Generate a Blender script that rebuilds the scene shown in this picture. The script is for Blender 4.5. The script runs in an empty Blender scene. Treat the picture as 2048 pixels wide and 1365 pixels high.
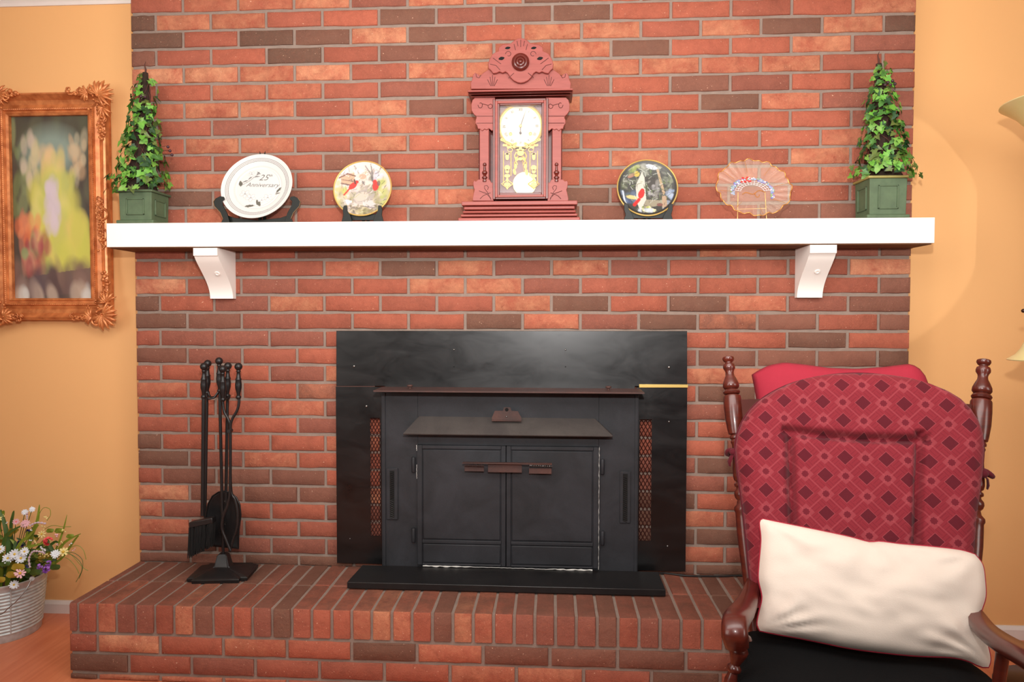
import bpy, bmesh, math, random
import numpy as np
from mathutils import Vector, Matrix, noise as mnoise
random.seed(7)
C = bpy.context.scene.collection
PI = math.pi
S = bpy.context.scene

# ------------------------------------------------------------------ camera
F = 1365.0
CAM = Vector((1.5290, -2.4264, 1.1493))
YAW, PITCH, ROLL = 0.05872, 0.03243, 0.00133
fw = Vector((-math.sin(YAW)*math.cos(PITCH), math.cos(YAW)*math.cos(PITCH), -math.sin(PITCH)))
r0 = Vector((math.cos(YAW), math.sin(YAW), 0)); u0 = r0.cross(fw)
rt = math.cos(ROLL)*r0 + math.sin(ROLL)*u0
up = -math.sin(ROLL)*r0 + math.cos(ROLL)*u0
cd = bpy.data.cameras.new('camera'); cd.sensor_width = 36; cd.lens = F/2048*36; cd.clip_start = 0.02
cam = bpy.data.objects.new('camera', cd); C.objects.link(cam)
cam.matrix_world = Matrix(((rt.x, up.x, -fw.x, CAM.x), (rt.y, up.y, -fw.y, CAM.y), (rt.z, up.z, -fw.z, CAM.z), (0, 0, 0, 1)))
S.camera = cam

# ------------------------------------------------------------------ world, lights, exposure
S.view_settings.view_transform = 'Standard'
S.view_settings.look = 'None'
S.view_settings.gamma = 1.0
S.view_settings.use_curve_mapping = False
S.view_settings.exposure = -0.09
w = bpy.data.worlds.new('world'); S.world = w; w.use_nodes = True
w.node_tree.nodes['Background'].inputs[0].default_value = (1.0, 0.93, 0.85, 1)
w.node_tree.nodes['Background'].inputs[1].default_value = 0.4

def area(name, loc, target, sx, sy, power, col=(1, 1, 1)):
    l = bpy.data.lights.new(name, 'AREA'); l.shape = 'RECTANGLE'; l.size = sx; l.size_y = sy
    l.energy = power; l.color = col
    o = bpy.data.objects.new(name, l); C.objects.link(o); o.location = loc
    o.rotation_euler = (Vector(target)-Vector(loc)).to_track_quat('-Z', 'Y').to_euler()
    return o
# the photographer's flash just above the lens, its bounce off the white ceiling, plus two added side fills with no real source
sl = bpy.data.lights.new('flash', 'SPOT'); sl.energy = 150; sl.spot_size = math.radians(128); sl.spot_blend = 1.0; sl.shadow_soft_size = .035; sl.color = (1.0, .975, .95)
so_f = bpy.data.objects.new('flash', sl); C.objects.link(so_f); so_f.location = (1.56, -2.42, 1.50)
so_f.rotation_euler = (Vector((1.45, 0, 2.05))-so_f.location).to_track_quat('-Z', 'Y').to_euler()
area('ceiling_bounce', (1.38, -1.55, 2.28), (1.38, -0.1, 1.55), 2.6, 1.3, 62, (1.0, 0.955, 0.91))
area('side_fill_left', (-1.34, -2.5, 1.6), (1.0, 0, 1.6), 1.7, 1.5, 20, (1.0, 0.95, 0.88)).data.spread = math.radians(110)  # added fill pair, kept out of the panel's mirror direction
area('side_fill_right', (4.34, -2.5, 1.6), (1.8, 0, 1.6), 1.7, 1.5, 20, (1.0, 0.95, 0.88)).data.spread = math.radians(110)

# hard-edged glint thrown on the right-hand wall by a bright surface across the room
gl_ = bpy.data.lights.new('reflected_glint', 'SPOT'); gl_.energy = 38; gl_.spot_size = math.radians(20); gl_.spot_blend = .04; gl_.shadow_soft_size = .01; gl_.color = (1.0, .97, .90)
gl_o = bpy.data.objects.new('reflected_glint', gl_); C.objects.link(gl_o); gl_o.location = (3.2, -2.45, 1.5)
gl_o.rotation_euler = (Vector((2.60, .1, 1.47))-gl_o.location).to_track_quat('-Z', 'Y').to_euler()

# ------------------------------------------------------------------ projection helpers (pixel of the 2048x1365 frame -> point at a real depth)
def ray(x, y): return rt*(x-1024.0) + up*(682.5-y) + fw*F
def PD(x, y, d): return CAM + ray(x, y)*(d/F)
def PY(x, y, Y=0.0):
    r = ray(x, y); return CAM + r*((Y-CAM.y)/r.y)
def PZ(x, y, Z):
    r = ray(x, y); return CAM + r*((Z-CAM.z)/r.z)
def PP(x, y, p0, n):
    r = ray(x, y); return CAM + r*((p0-CAM).dot(n)/r.dot(n))
def proj(p):
    d = Vector(p)-CAM; k = d.dot(fw); return 1024+F*d.dot(rt)/k, 682.5-F*d.dot(up)/k

# ------------------------------------------------------------------ materials
def lin(c): return tuple(((v/255)/12.92 if v/255 <= .04045 else ((v/255+.055)/1.055)**2.4) for v in c)
def rgba(c, k=1.0):
    l = lin(c); return (min(l[0]*k, 1), min(l[1]*k, 1), min(l[2]*k, 1), 1)
class NT:
    def __init__(s, name):
        s.m = bpy.data.materials.new(name); s.m.use_nodes = True; s.t = s.m.node_tree
        s.b = s.t.nodes['Principled BSDF']
    def n(s, typ, **kw):
        x = s.t.nodes.new(typ)
        for k, v in kw.items():
            if k.startswith('i_'):
                key = k[2:]; key = int(key) if key.isdigit() else key.replace('_', ' ')
                s.set(x.inputs[key], v)
            else: setattr(x, k, v)
        return x
    def set(s, inp, v):
        if isinstance(v, bpy.types.NodeSocket): s.t.links.new(v, inp)
        else: inp.default_value = v
    def math(s, op, a, b=0.0, c=0.0, clamp=False):
        x = s.t.nodes.new('ShaderNodeMath'); x.operation = op; x.use_clamp = clamp
        s.set(x.inputs[0], a); s.set(x.inputs[1], b); s.set(x.inputs[2], c); return x.outputs[0]
    def mix(s, f, a, b, mode='MIX'):
        x = s.t.nodes.new('ShaderNodeMix'); x.data_type = 'RGBA'; x.blend_type = mode
        s.set(x.inputs[0], f); s.set(x.inputs[6], a); s.set(x.inputs[7], b); return x.outputs[2]
    def noise(s, vec, scale, detail=4, rough=.55, dist=0):
        x = s.n('ShaderNodeTexNoise'); s.set(x.inputs['Vector'], vec)
        x.inputs['Scale'].default_value = scale; x.inputs['Detail'].default_value = detail
        x.inputs['Roughness'].default_value = rough; x.inputs['Distortion'].default_value = dist
        return x.outputs['Fac']
    def ramp(s, f, lo, hi):
        x = s.n('ShaderNodeMapRange'); s.set(x.inputs[0], f); x.inputs[1].default_value = lo; x.inputs[2].default_value = hi
        return x.outputs[0]
    def bump(s, h, strength, dist=.002):
        x = s.n('ShaderNodeBump'); s.set(x.inputs['Height'], h); x.inputs['Strength'].default_value = strength
        x.inputs['Distance'].default_value = dist; s.t.links.new(x.outputs[0], s.b.inputs['Normal'])
    def pos(s): return s.n('ShaderNodeNewGeometry').outputs['Position']
    def gen(s): return s.n('ShaderNodeTexCoord').outputs['Object']

def simple(name, col, rough=.5, metal=0, spec=.5, var=0, vscale=20, bump=0, bscale=80, k=1.0, coat=0, var2=None, trans=0, emit=None):
    t = NT(name); b = t.b
    b.inputs['Roughness'].default_value = rough; b.inputs['Metallic'].default_value = metal
    b.inputs['Specular IOR Level'].default_value = spec
    b.inputs['Coat Weight'].default_value = coat
    if coat: b.inputs['Coat Roughness'].default_value = .12
    if trans: b.inputs['Transmission Weight'].default_value = trans
    c = rgba(col, k)
    if var or var2:
        f = t.ramp(t.noise(t.pos(), vscale), .3, .7)
        c2 = rgba(var2, k) if var2 else tuple(v*(1-var) for v in c[:3])+(1,)
        t.set(b.inputs['Base Color'], t.mix(f, c, c2))
    else: b.inputs['Base Color'].default_value = c
    if bump: t.bump(t.noise(t.pos(), bscale, 5), bump)
    return t.m

BR = {0: ((124, 92, 76), (112, 82, 68), .6), 1: ((140, 99, 81), (128, 90, 75), .6), 2: ((153, 101, 83), (140, 94, 78), .6),
      3: ((168, 102, 84), (156, 95, 79), .6), 4: ((184, 105, 83), (172, 97, 77), .55), 5: ((196, 111, 86), (183, 101, 79), .5),
      6: ((190, 106, 82), (209, 131, 100), .5), 7: ((187, 104, 80), (217, 146, 110), .5), 8: ((192, 110, 85), (230, 163, 124), .5),
      9: ((146, 97, 80), (205, 128, 98), .5)}
BK = .84
def brick_mat(i, dust_shade=False):
    a, b, _ = BR[i]; t = NT('brick_%s_%d' % ('hearth' if dust_shade else 'fired', i))
    p = t.pos(); rnd = t.n('ShaderNodeObjectInfo').outputs['Random']
    big = t.noise(p, 11 if i in (6, 7, 8, 9) else 9, 9, .74, .35)
    f = t.ramp(big, .38, .64) if i >= 6 else t.ramp(big, .3, .7)
    c = t.mix(f, rgba(a, BK), rgba(b, BK))
    if i >= 6:   # sandy smears
        g = t.ramp(t.noise(p, 55, 8, .8, .2), .52, .68)
        c = t.mix(t.math('MULTIPLY', g, .38), c, rgba((230, 160, 118) if i != 9 else (190, 116, 84), BK))
        d = t.ramp(t.noise(p, 33, 6, .7, .6), .58, .72)
        c = t.mix(t.math('MULTIPLY', d, .55), c, rgba((146, 70, 52), BK))
    # uneven burn: broad dark smudges, finer blotches
    c = t.mix(t.math('MULTIPLY', t.ramp(t.noise(p, 21, 6, .72, .5), .46, .72), .34), c, rgba((118, 70, 56), BK))
    c = t.mix(t.math('MULTIPLY', t.ramp(t.noise(p, 75, 5, .75), .52, .74), .30 if i < 6 else .2), c, rgba((214, 128, 96) if i > 2 else (170, 110, 88), BK))
    grain = t.ramp(t.noise(p, 420, 3, .7), .25, .75)
    c = t.mix(1.0, c, t.mix(grain, (.74, .74, .74, 1), (1.06, 1.06, 1.06, 1)), 'MULTIPLY')
    sp = t.ramp(t.noise(p, 170, 2, .5), .715, .75)
    c = t.mix(t.math('MULTIPLY', sp, .6), c, rgba((240, 200, 170)))
    hsv = t.n('ShaderNodeHueSaturation'); t.set(hsv.inputs['Color'], c)
    t.set(hsv.inputs['Value'], t.math('MULTIPLY_ADD', rnd, .16, .92))
    col = hsv.outputs[0]
    if dust_shade:      # upward faces: dust tone with shade painted in against the overhead light
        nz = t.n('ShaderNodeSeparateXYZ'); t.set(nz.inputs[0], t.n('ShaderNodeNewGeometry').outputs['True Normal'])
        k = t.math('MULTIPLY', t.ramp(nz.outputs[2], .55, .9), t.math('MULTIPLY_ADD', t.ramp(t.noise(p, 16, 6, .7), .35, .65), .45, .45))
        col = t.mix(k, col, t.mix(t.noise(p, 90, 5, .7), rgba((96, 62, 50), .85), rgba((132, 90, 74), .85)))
    t.set(t.b.inputs['Base Color'], col)
    t.b.inputs['Roughness'].default_value = .82; t.b.inputs['Specular IOR Level'].default_value = .25
    h = t.math('ADD', t.noise(p, 45, 6, .7), t.math('MULTIPLY', t.noise(p, 300, 3, .7), .4))
    t.bump(h, .8, .0045)
    return t.m
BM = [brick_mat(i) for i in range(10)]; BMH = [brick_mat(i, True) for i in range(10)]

def mortar_mat():
    t = NT('mortar'); p = t.pos()
    c = t.mix(t.noise(p, 30, 5), rgba((126, 109, 98)), rgba((156, 138, 126)))
    t.set(t.b.inputs['Base Color'], c); t.b.inputs['Roughness'].default_value = .95
    t.bump(t.noise(p, 220, 5, .7), .7, .003); return t.m
M = {}
M['mortar'] = mortar_mat()
def wall_mat():
    t = NT('orange_wall_paint'); p = t.pos()
    c = t.mix(t.noise(p, 1.3, 3), rgba((238, 184, 124)), rgba((234, 179, 118)))
    t.set(t.b.inputs['Base Color'], c); t.b.inputs['Roughness'].default_value = .55; t.b.inputs['Specular IOR Level'].default_value = .3
    t.bump(t.noise(p, 130, 3, .6), .12, .001); return t.m
M['wall'] = wall_mat()
M['ceil'] = simple('white_ceiling', (240, 236, 230), .8)
M['trimw'] = simple('white_trim', (232, 224, 218), .4, var=.05)
def floor_mat():
    t = NT('laminate_floor'); p = t.pos()
    mp = t.n('ShaderNodeMapping'); t.set(mp.inputs[0], p); mp.inputs['Scale'].default_value = (14, 1.2, 1)
    g = t.noise(mp.outputs[0], 3.0, 6, .6, .6)
    c = t.mix(t.ramp(g, .3, .7), rgba((218, 134, 96)), rgba((200, 112, 76)))
    t.set(t.b.inputs['Base Color'], c); t.b.inputs['Roughness'].default_value = .32; return t.m
M['floor'] = floor_mat()
def mantel_mat():
    t = NT('white_gloss_paint'); p = t.pos()
    mp = t.n('ShaderNodeMapping'); t.set(mp.inputs[0], p); mp.inputs['Scale'].default_value = (1, 12, 12)
    t.b.inputs['Base Color'].default_value = rgba((247, 243, 236)); t.b.inputs['Roughness'].default_value = .35
    t.bump(t.noise(mp.outputs[0], 9, 4), .08, .001); return t.m
M['white'] = mantel_mat()
M['underside_brown'] = simple('brown_underside_wood', (120, 78, 44), .8, var=.3)  # mottled brown for the shelf underside
def metal_panel():
    t = NT('black_enamel_panel'); p = t.pos()
    mp = t.n('ShaderNodeMapping'); t.set(mp.inputs[0], p); mp.inputs['Scale'].default_value = (3, 1, 6)
    n = t.noise(mp.outputs[0], 2.2, 6, .65, .7)
    t.set(t.b.inputs['Base Color'], t.mix(t.ramp(n, .35, .75), rgba((5, 5, 6)), rgba((13, 12, 13))))
    t.b.inputs['Metallic'].default_value = .0; t.b.inputs['Specular IOR Level'].default_value = .8
    t.set(t.b.inputs['Roughness'], t.math('MULTIPLY_ADD', t.ramp(n, .3, .8), .13, .27))
    t.bump(t.noise(p, 6, 3), .05, .004); return t.m
M['panel'] = metal_panel()
def stove_mat(name, a, b, r=.62):
    t = NT(name); p = t.pos()
    n = t.noise(p, 7, 6, .65, .5); g = t.noise(p, 260, 3, .7)
    c = t.mix(t.ramp(n, .35, .65), rgba(a), rgba(b)); c = t.mix(.35, c, t.mix(g, (.2, .2, .2, 1), (.9, .9, .9, 1)), 'OVERLAY')
    t.set(t.b.inputs['Base Color'], c); t.b.inputs['Roughness'].default_value = r; t.bump(g, .25, .001); return t.m
M['stove'] = stove_mat('matte_black_stove_paint', (22, 23, 27), (38, 39, 44))
M['iron'] = stove_mat('wrought_iron', (20, 19, 20), (30, 28, 28), .38)
M['rust'] = stove_mat('rusted_iron', (82, 50, 42), (60, 40, 36), .6)
M['hood'] = stove_mat('hood_iron', (58, 52, 50), (72, 66, 62), .6)
M['meshm'] = simple('rusty_mesh', (58, 20, 14), .5)
M['brass'] = simple('polished_brass', (238, 206, 122), .35, metal=.6)
M['steel'] = simple('steel_screw', (150, 148, 146), .35, metal=1)
M['gasket'] = simple('white_gasket_rope', (214, 212, 206), .9, bump=.4, bscale=300)
M['dark'] = simple('near_black', (14, 12, 11), .95)  # near-black; also paints the darkness inside holes and slots
M['cord'] = simple('black_cord', (20, 18, 18), .5)
def wood(name, a, b, rough=.35, coat=.3, sc=(3, 3, 30), k=1.0):
    t = NT(name); p = t.pos(); mp = t.n('ShaderNodeMapping'); t.set(mp.inputs[0], p); mp.inputs['Scale'].default_value = sc
    n = t.noise(mp.outputs[0], 2.5, 5, .6, .8)
    t.set(t.b.inputs['Base Color'], t.mix(t.ramp(n, .3, .7), rgba(a, k), rgba(b, k)))
    t.b.inputs['Roughness'].default_value = rough; t.b.inputs['Coat Weight'].default_value = coat; t.b.inputs['Coat Roughness'].default_value = .1
    return t.m
M['clock'] = wood('rosewood_clock', (154, 75, 66), (138, 63, 55), .5, .05)
M['clockd'] = wood('dark_rosewood', (104, 34, 24), (84, 26, 18), .3, .4)
M['groove'] = simple('carved_groove', (86, 36, 32), .7)
M['cherry'] = wood('dark_cherry_wood', (92, 32, 20), (66, 22, 14), .33, .3)
M['cherry_matte'] = simple('dull_cherry_wood', (74, 28, 20), .7, spec=.2, var=.2)
M['planter'] = simple('green_painted_planter', (88, 108, 78), .65, var2=(76, 94, 68), vscale=30, bump=.2, bscale=120)
M['planterg'] = simple('planter_gold_edge', (160, 150, 84), .5)
M['twig'] = simple('brown_twig', (92, 52, 42), .8, var=.4, vscale=90)
M['moss'] = simple('dark_vine_core', (58, 34, 28), .95, var2=(40, 34, 20), vscale=60, bump=1.0, bscale=140)
M['berry'] = simple('dark_berry', (60, 34, 44), .35)
def leafm(name, a, b):
    t = NT(name); p = t.pos()
    c = t.mix(t.ramp(t.noise(p, 70, 4), .35, .65), rgba(a), rgba(b))
    t.set(t.b.inputs['Base Color'], c); t.b.inputs['Roughness'].default_value = .48
    t.b.inputs['Subsurface Weight'].default_value = .0
    t.bump(t.noise(p, 150, 3), .3, .001); return t.m
LEAF = [leafm('ivy_green', (78, 128, 52), (50, 96, 36)), leafm('ivy_light', (122, 166, 68), (84, 138, 50)),
        leafm('ivy_dark', (44, 84, 44), (30, 64, 34)), leafm('ivy_bright', (112, 172, 64), (86, 150, 48)), leafm('ivy_olive', (104, 122, 56), (76, 96, 44))]
M['gold'] = NT('antique_gold').m
def goldm():
    t = NT('antique_gold'); p = t.pos(); n = t.noise(p, 28, 5)
    t.set(t.b.inputs['Base Color'], t.mix(t.ramp(n, .35, .65), rgba((226, 146, 88)), rgba((182, 104, 58))))
    t.b.inputs['Metallic'].default_value = .35; t.b.inputs['Roughness'].default_value = .36; t.bump(t.noise(p, 160, 4), .2, .001); return t.m
M['gold'] = goldm()
def vcol(name, rough=.35, coat=0, spec=.5):
    t = NT(name); a = t.n('ShaderNodeAttribute'); a.attribute_name = 'Col'
    t.set(t.b.inputs['Base Color'], a.outputs['Color']); t.b.inputs['Roughness'].default_value = rough
    t.b.inputs['Coat Weight'].default_value = coat; t.b.inputs['Coat Roughness'].default_value = .06; t.b.inputs['Specular IOR Level'].default_value = spec; return t.m
M['print'] = vcol('printed_picture', .5)
M['plate'] = vcol('glazed_print', .3, .2)
M['lining'] = simple('muted_wall_paint', (150, 132, 112), .8)  # unseen side walls, colour muted to hold down bounced light
M['lining_dark'] = simple('darkened_wall_paint', (86, 76, 66), .8)  # unseen front wall, colour darkened to stand for a dim room
M['china'] = simple('white_china', (214, 212, 208), .2, coat=.2)
M['standm'] = simple('dark_green_black_stand', (16, 20, 16), .42, spec=.3)
M['standedge'] = simple('stand_bronze_edge', (120, 86, 48), .4)
def glassm(name, col, rough=.03, alpha=.25, spec=.5):
    t = NT(name); t.b.inputs['Base Color'].default_value = rgba(col); t.b.inputs['Roughness'].default_value = rough
    t.b.inputs['Alpha'].default_value = alpha; t.b.inputs['Specular IOR Level'].default_value = spec; return t.m
M['glass'] = glassm('clear_glass', (250, 240, 235), .02, .06)
M['glassplate'] = glassm('pink_tinted_glass_plate', (250, 226, 206), .08, .10, .9)
M['goldrim'] = simple('gold_rim', (214, 150, 80), .3, metal=.6)
M['wire'] = simple('gold_wire', (232, 196, 130), .35, metal=.4)
M['dial'] = simple('cream_dial', (222, 216, 196), .4)
M['ink'] = simple('dial_ink', (72, 68, 64), .5)
M['hand'] = simple('steel_blued_hand', (70, 68, 70), .4, metal=.3)
M['clockback'] = simple('clock_back_lining', (150, 128, 132), .8)
M['bucket'] = None
def bucketm():
    t = NT('galvanized_steel'); p = t.pos(); v = t.n('ShaderNodeTexVoronoi'); t.set(v.inputs['Vector'], p); v.inputs['Scale'].default_value = 60
    c = t.mix(v.outputs['Distance'], rgba((176, 184, 184)), rgba((206, 212, 212)))
    t.set(t.b.inputs['Base Color'], c); t.b.inputs['Metallic'].default_value = .35; t.b.inputs['Roughness'].default_value = .5; return t.m
M['bucket'] = bucketm()
M['grass1'] = simple('blade_green', (132, 150, 44), .5, var=.3, vscale=20)
M['grass2'] = simple('blade_dark_green', (74, 104, 40), .5, var=.35, vscale=20)
M['pw'] = simple('petal_white', (224, 230, 236), .6); M['pp'] = simple('petal_pink', (226, 176, 184), .6)
M['pc'] = simple('petal_coral', (232, 88, 92), .6); M['pv'] = simple('petal_violet', (138, 78, 178), .6, var2=(170, 110, 200), vscale=120)
M['py'] = simple('petal_cream', (228, 214, 140), .6); M['yc'] = simple('flower_centre_yellow', (220, 184, 70), .7)
M['pb'] = simple('petal_dark_blue', (44, 44, 110), .6); M['pol'] = simple('leaf_olive_gold', (158, 136, 40), .6)
M['lav'] = simple('lavender_sprig', (196, 176, 186), .8)
M['blackfab'] = simple('black_fabric', (12, 12, 13), .95, spec=.15, bump=.3, bscale=500)
M['redfab'] = simple('crimson_fabric', (158, 28, 50), .85, bump=.3, bscale=600, var=.12, vscale=8)
M['whitefab'] = simple('cream_white_fabric', (216, 202, 189), .9, bump=.25, bscale=500, var=.05, vscale=6)
M['shade'] = None
def shadem():
    t = NT('frosted_cream_green_glass'); p = t.pos()
    c = t.mix(t.ramp(t.noise(p, 9, 3), .3, .7), rgba((214, 206, 140)), rgba((232, 214, 164)))
    t.set(t.b.inputs['Base Color'], c); t.b.inputs['Roughness'].default_value = .3
    t.b.inputs['Subsurface Weight'].default_value = .15; t.b.inputs['Subsurface Radius'].default_value = (.02, .02, .02); return t.m
M['shade'] = shadem()
M['bronze'] = simple('dark_bronze', (58, 34, 28), .3, metal=.5)

def fabric_mat():
    t = NT('maroon_diamond_jacquard'); uv = t.n('ShaderNodeUVMap').outputs[0]
    sp = t.n('ShaderNodeSeparateXYZ'); t.set(sp.inputs[0], uv)
    per = .0880
    U = t.math('DIVIDE', sp.outputs[0], per); V = t.math('DIVIDE', sp.outputs[1], per)
    def cell(ou, ov):
        fu = t.math('ABSOLUTE', t.math('SUBTRACT', t.math('FRACT', t.math('ADD', U, ou)), .5))
        fv = t.math('ABSOLUTE', t.math('SUBTRACT', t.math('FRACT', t.math('ADD', V, ov)), .5))
        return fu, fv, t.math('ADD', fu, fv), t.math('MAXIMUM', fu, fv)
    base = rgba((122, 33, 43)); dark = rgba((84, 16, 28)); light = rgba((150, 66, 72)); mid = rgba((138, 48, 56)); dk2 = rgba((98, 22, 34))
    a = t.math('ADD', U, V); b = t.math('SUBTRACT', U, V)
    # concentric diamond stripes
    la = t.math('LESS_THAN', t.math('ABSOLUTE', t.math('SUBTRACT', t.math('FRACT', t.math('MULTIPLY', a, 8)), .5)), .10)
    lb = t.math('LESS_THAN', t.math('ABSOLUTE', t.math('SUBTRACT', t.math('FRACT', t.math('MULTIPLY', b, 8)), .5)), .10)
    chk = t.math('FRACT', t.math('MULTIPLY', t.math('ADD', t.math('FLOOR', t.math('MULTIPLY', a, 2)), t.math('FLOOR', t.math('MULTIPLY', b, 2))), .5))
    chk = t.math('GREATER_THAN', chk, .25)
    stripe = t.math('ADD', t.math('MULTIPLY', la, chk), t.math('MULTIPLY', lb, t.math('SUBTRACT', 1, chk)))
    c = t.mix(t.math('MULTIPLY', stripe, .5), base, dk2)
    # fine light lattice
    l2 = t.math('MAXIMUM', t.math('LESS_THAN', t.math('ABSOLUTE', t.math('SUBTRACT', t.math('FRACT', a), .5)), .022),
                t.math('LESS_THAN', t.math('ABSOLUTE', t.math('SUBTRACT', t.math('FRACT', b), .5)), .022))
    c = t.mix(t.math('MULTIPLY', l2, .45), c, light)
    for ou, ov in ((0, 0), (.5, .5)):
        fu, fv, d1, m1 = cell(ou, ov)
        c = t.mix(t.math('MULTIPLY', t.math('LESS_THAN', d1, .215), .7), c, light)
        c = t.mix(t.math('LESS_THAN', d1, .198), c, dark)
    for ou, ov in ((.5, 0), (0, .5)):
        fu, fv, d2, m2 = cell(ou, ov)
        star = t.math('LESS_THAN', d2, .215)
        c = t.mix(t.math('MULTIPLY', star, .45), c, light)
        c = t.mix(t.math('LESS_THAN', t.math('MINIMUM', d2, t.math('MULTIPLY', m2, 1.45)), .098), c, dk2)
    g = t.noise(t.pos(), 700, 2, .6)
    c = t.mix(.25, c, t.mix(g, (.3, .3, .3, 1), (.8, .8, .8, 1)), 'OVERLAY')
    t.set(t.b.inputs['Base Color'], c); t.b.inputs['Roughness'].default_value = .8
    t.b.inputs['Sheen Weight'].default_value = .08; t.b.inputs['Specular IOR Level'].default_value = .2; t.bump(g, .3, .001); return t.m
M['diamond'] = fabric_mat()

# ------------------------------------------------------------------ mesh helpers
class MB:
    def __init__(s): s.v = []; s.f = []; s.mi = []; s.cur = 0
    def add(s, vs, fs):
        o = len(s.v); s.v += [Vector(v) for v in vs]; s.f += [tuple(i+o for i in f) for f in fs]; s.mi += [s.cur]*len(fs); return s
    def box(s, x0, x1, y0, y1, z0, z1):
        return s.add([(x0, y0, z0), (x1, y0, z0), (x1, y1, z0), (x0, y1, z0), (x0, y0, z1), (x1, y0, z1), (x1, y1, z1), (x0, y1, z1)],
                     [(0, 3, 2, 1), (4, 5, 6, 7), (0, 1, 5, 4), (1, 2, 6, 5), (2, 3, 7, 6), (3, 0, 4, 7)])
    def prism(s, pts, y0, y1):
        """outline pts in (x,z), extruded from y0 (front) to y1 (back)"""
        n = len(pts); a = sum(pts[i][0]*pts[(i+1) % n][1]-pts[(i+1) % n][0]*pts[i][1] for i in range(n))
        if a < 0: pts = pts[::-1]
        vs = [(p[0], y0, p[1]) for p in pts] + [(p[0], y1, p[1]) for p in pts]
        fs = [tuple(range(n)), tuple(range(2*n-1, n-1, -1))]
        fs += [(i, i+n, (i+1) % n+n, (i+1) % n) for i in range(n)]
        return s.add(vs, fs)
    def sweep_prism(s, pts, dirv):
        n = len(pts); d = Vector(dirv); vs = [Vector(p) for p in pts]+[Vector(p)+d for p in pts]
        return s.add(vs, [tuple(range(n)), tuple(range(2*n-1, n-1, -1))]+[(i, i+n, (i+1) % n+n, (i+1) % n) for i in range(n)])
    def lathe(s, prof, base=(0, 0, 0), axis=(0, 0, 1), seg=20, caps=True):
        """prof: (r, h) list along axis from base"""
        ax = Vector(axis).normalized(); q = Vector((0, 0, 1)).rotation_difference(ax); b = Vector(base)
        vs = []; fs = []
        for r, h in prof:
            for k in range(seg):
                a = 2*PI*k/seg; vs.append(b+q @ Vector((r*math.cos(a), r*math.sin(a), h)))
        for i in range(len(prof)-1):
            for k in range(seg):
                k2 = (k+1) % seg; fs.append((i*seg+k, i*seg+k2, (i+1)*seg+k2, (i+1)*seg+k))
        if caps:
            fs.append(tuple(range(seg-1, -1, -1))); fs.append(tuple((len(prof)-1)*seg+k for k in range(seg)))
        return s.add(vs, fs)
    def tube(s, pts, r, seg=8, closed=False, flat=1.0, caps=True):
        pts = [Vector(p) for p in pts]; n = len(pts); vs = []; fs = []
        rr = r if isinstance(r, (list, tuple)) else [r]*n
        prev = None
        for i in range(n):
            if closed: t = (pts[(i+1) % n]-pts[i-1]).normalized()
            else: t = (pts[min(i+1, n-1)]-pts[max(i-1, 0)]).normalized()
            if prev is None:
                a = Vector((0, 0, 1)) if abs(t.z) < .9 else Vector((1, 0, 0)); nx = t.cross(a).normalized()
            else: nx = (prev-t*prev.dot(t)).normalized()
            prev = nx; ny = t.cross(nx)
            for k in range(seg):
                a = 2*PI*k/seg; vs.append(pts[i]+nx*(rr[i]*math.cos(a))+ny*(rr[i]*flat*math.sin(a)))
        m = n if closed else n-1
        for i in range(m):
            j = (i+1) % n
            for k in range(seg):
                k2 = (k+1) % seg; fs.append((i*seg+k, i*seg+k2, j*seg+k2, j*seg+k))
        if not closed and caps: fs.append(tuple(range(seg-1, -1, -1))); fs.append(tuple((n-1)*seg+k for k in range(seg)))
        return s.add(vs, fs)
    def ball(s, c, r, seg=12, rings=8, sc=(1, 1, 1)):
        c = Vector(c); vs = [c+Vector((0, 0, r*sc[2]))]; fs = []
        for i in range(1, rings):
            a = PI*i/rings
            for k in range(seg):
                b = 2*PI*k/seg; vs.append(c+Vector((r*sc[0]*math.sin(a)*math.cos(b), r*sc[1]*math.sin(a)*math.sin(b), r*sc[2]*math.cos(a))))
        vs.append(c-Vector((0, 0, r*sc[2])))
        for k in range(seg): fs.append((0, 1+k, 1+(k+1) % seg))
        for i in range(rings-2):
            for k in range(seg):
                k2 = (k+1) % seg; fs.append((1+i*seg+k, 1+(i+1)*seg+k, 1+(i+1)*seg+k2, 1+i*seg+k2))
        L = len(vs)-1; o = 1+(rings-2)*seg
        for k in range(seg): fs.append((L, o+(k+1) % seg, o+k))
        return s.add(vs, fs)
    def mesh(s, name, mats, origin=(0, 0, 0), smooth=None, fix=True):
        me = bpy.data.meshes.new(name); o = Vector(origin)
        me.from_pydata([v-o for v in s.v], [], s.f)
        for m in (mats if isinstance(mats, (list, tuple)) else [mats]): me.materials.append(m)
        if any(s.mi): me.polygons.foreach_set('material_index', s.mi)
        if fix:
            bm = bmesh.new(); bm.from_mesh(me); bmesh.ops.recalc_face_normals(bm, faces=bm.faces); bm.to_mesh(me); bm.free()
        if smooth is not None:
            me.polygons.foreach_set('use_smooth', [True]*len(me.polygons))
            me.set_sharp_from_angle(angle=math.radians(smooth))
        me.update(); return me
def wloc(p):
    v = Vector((0, 0, 0))
    while p is not None: v += p.location; p = p.parent
    return v
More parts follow.
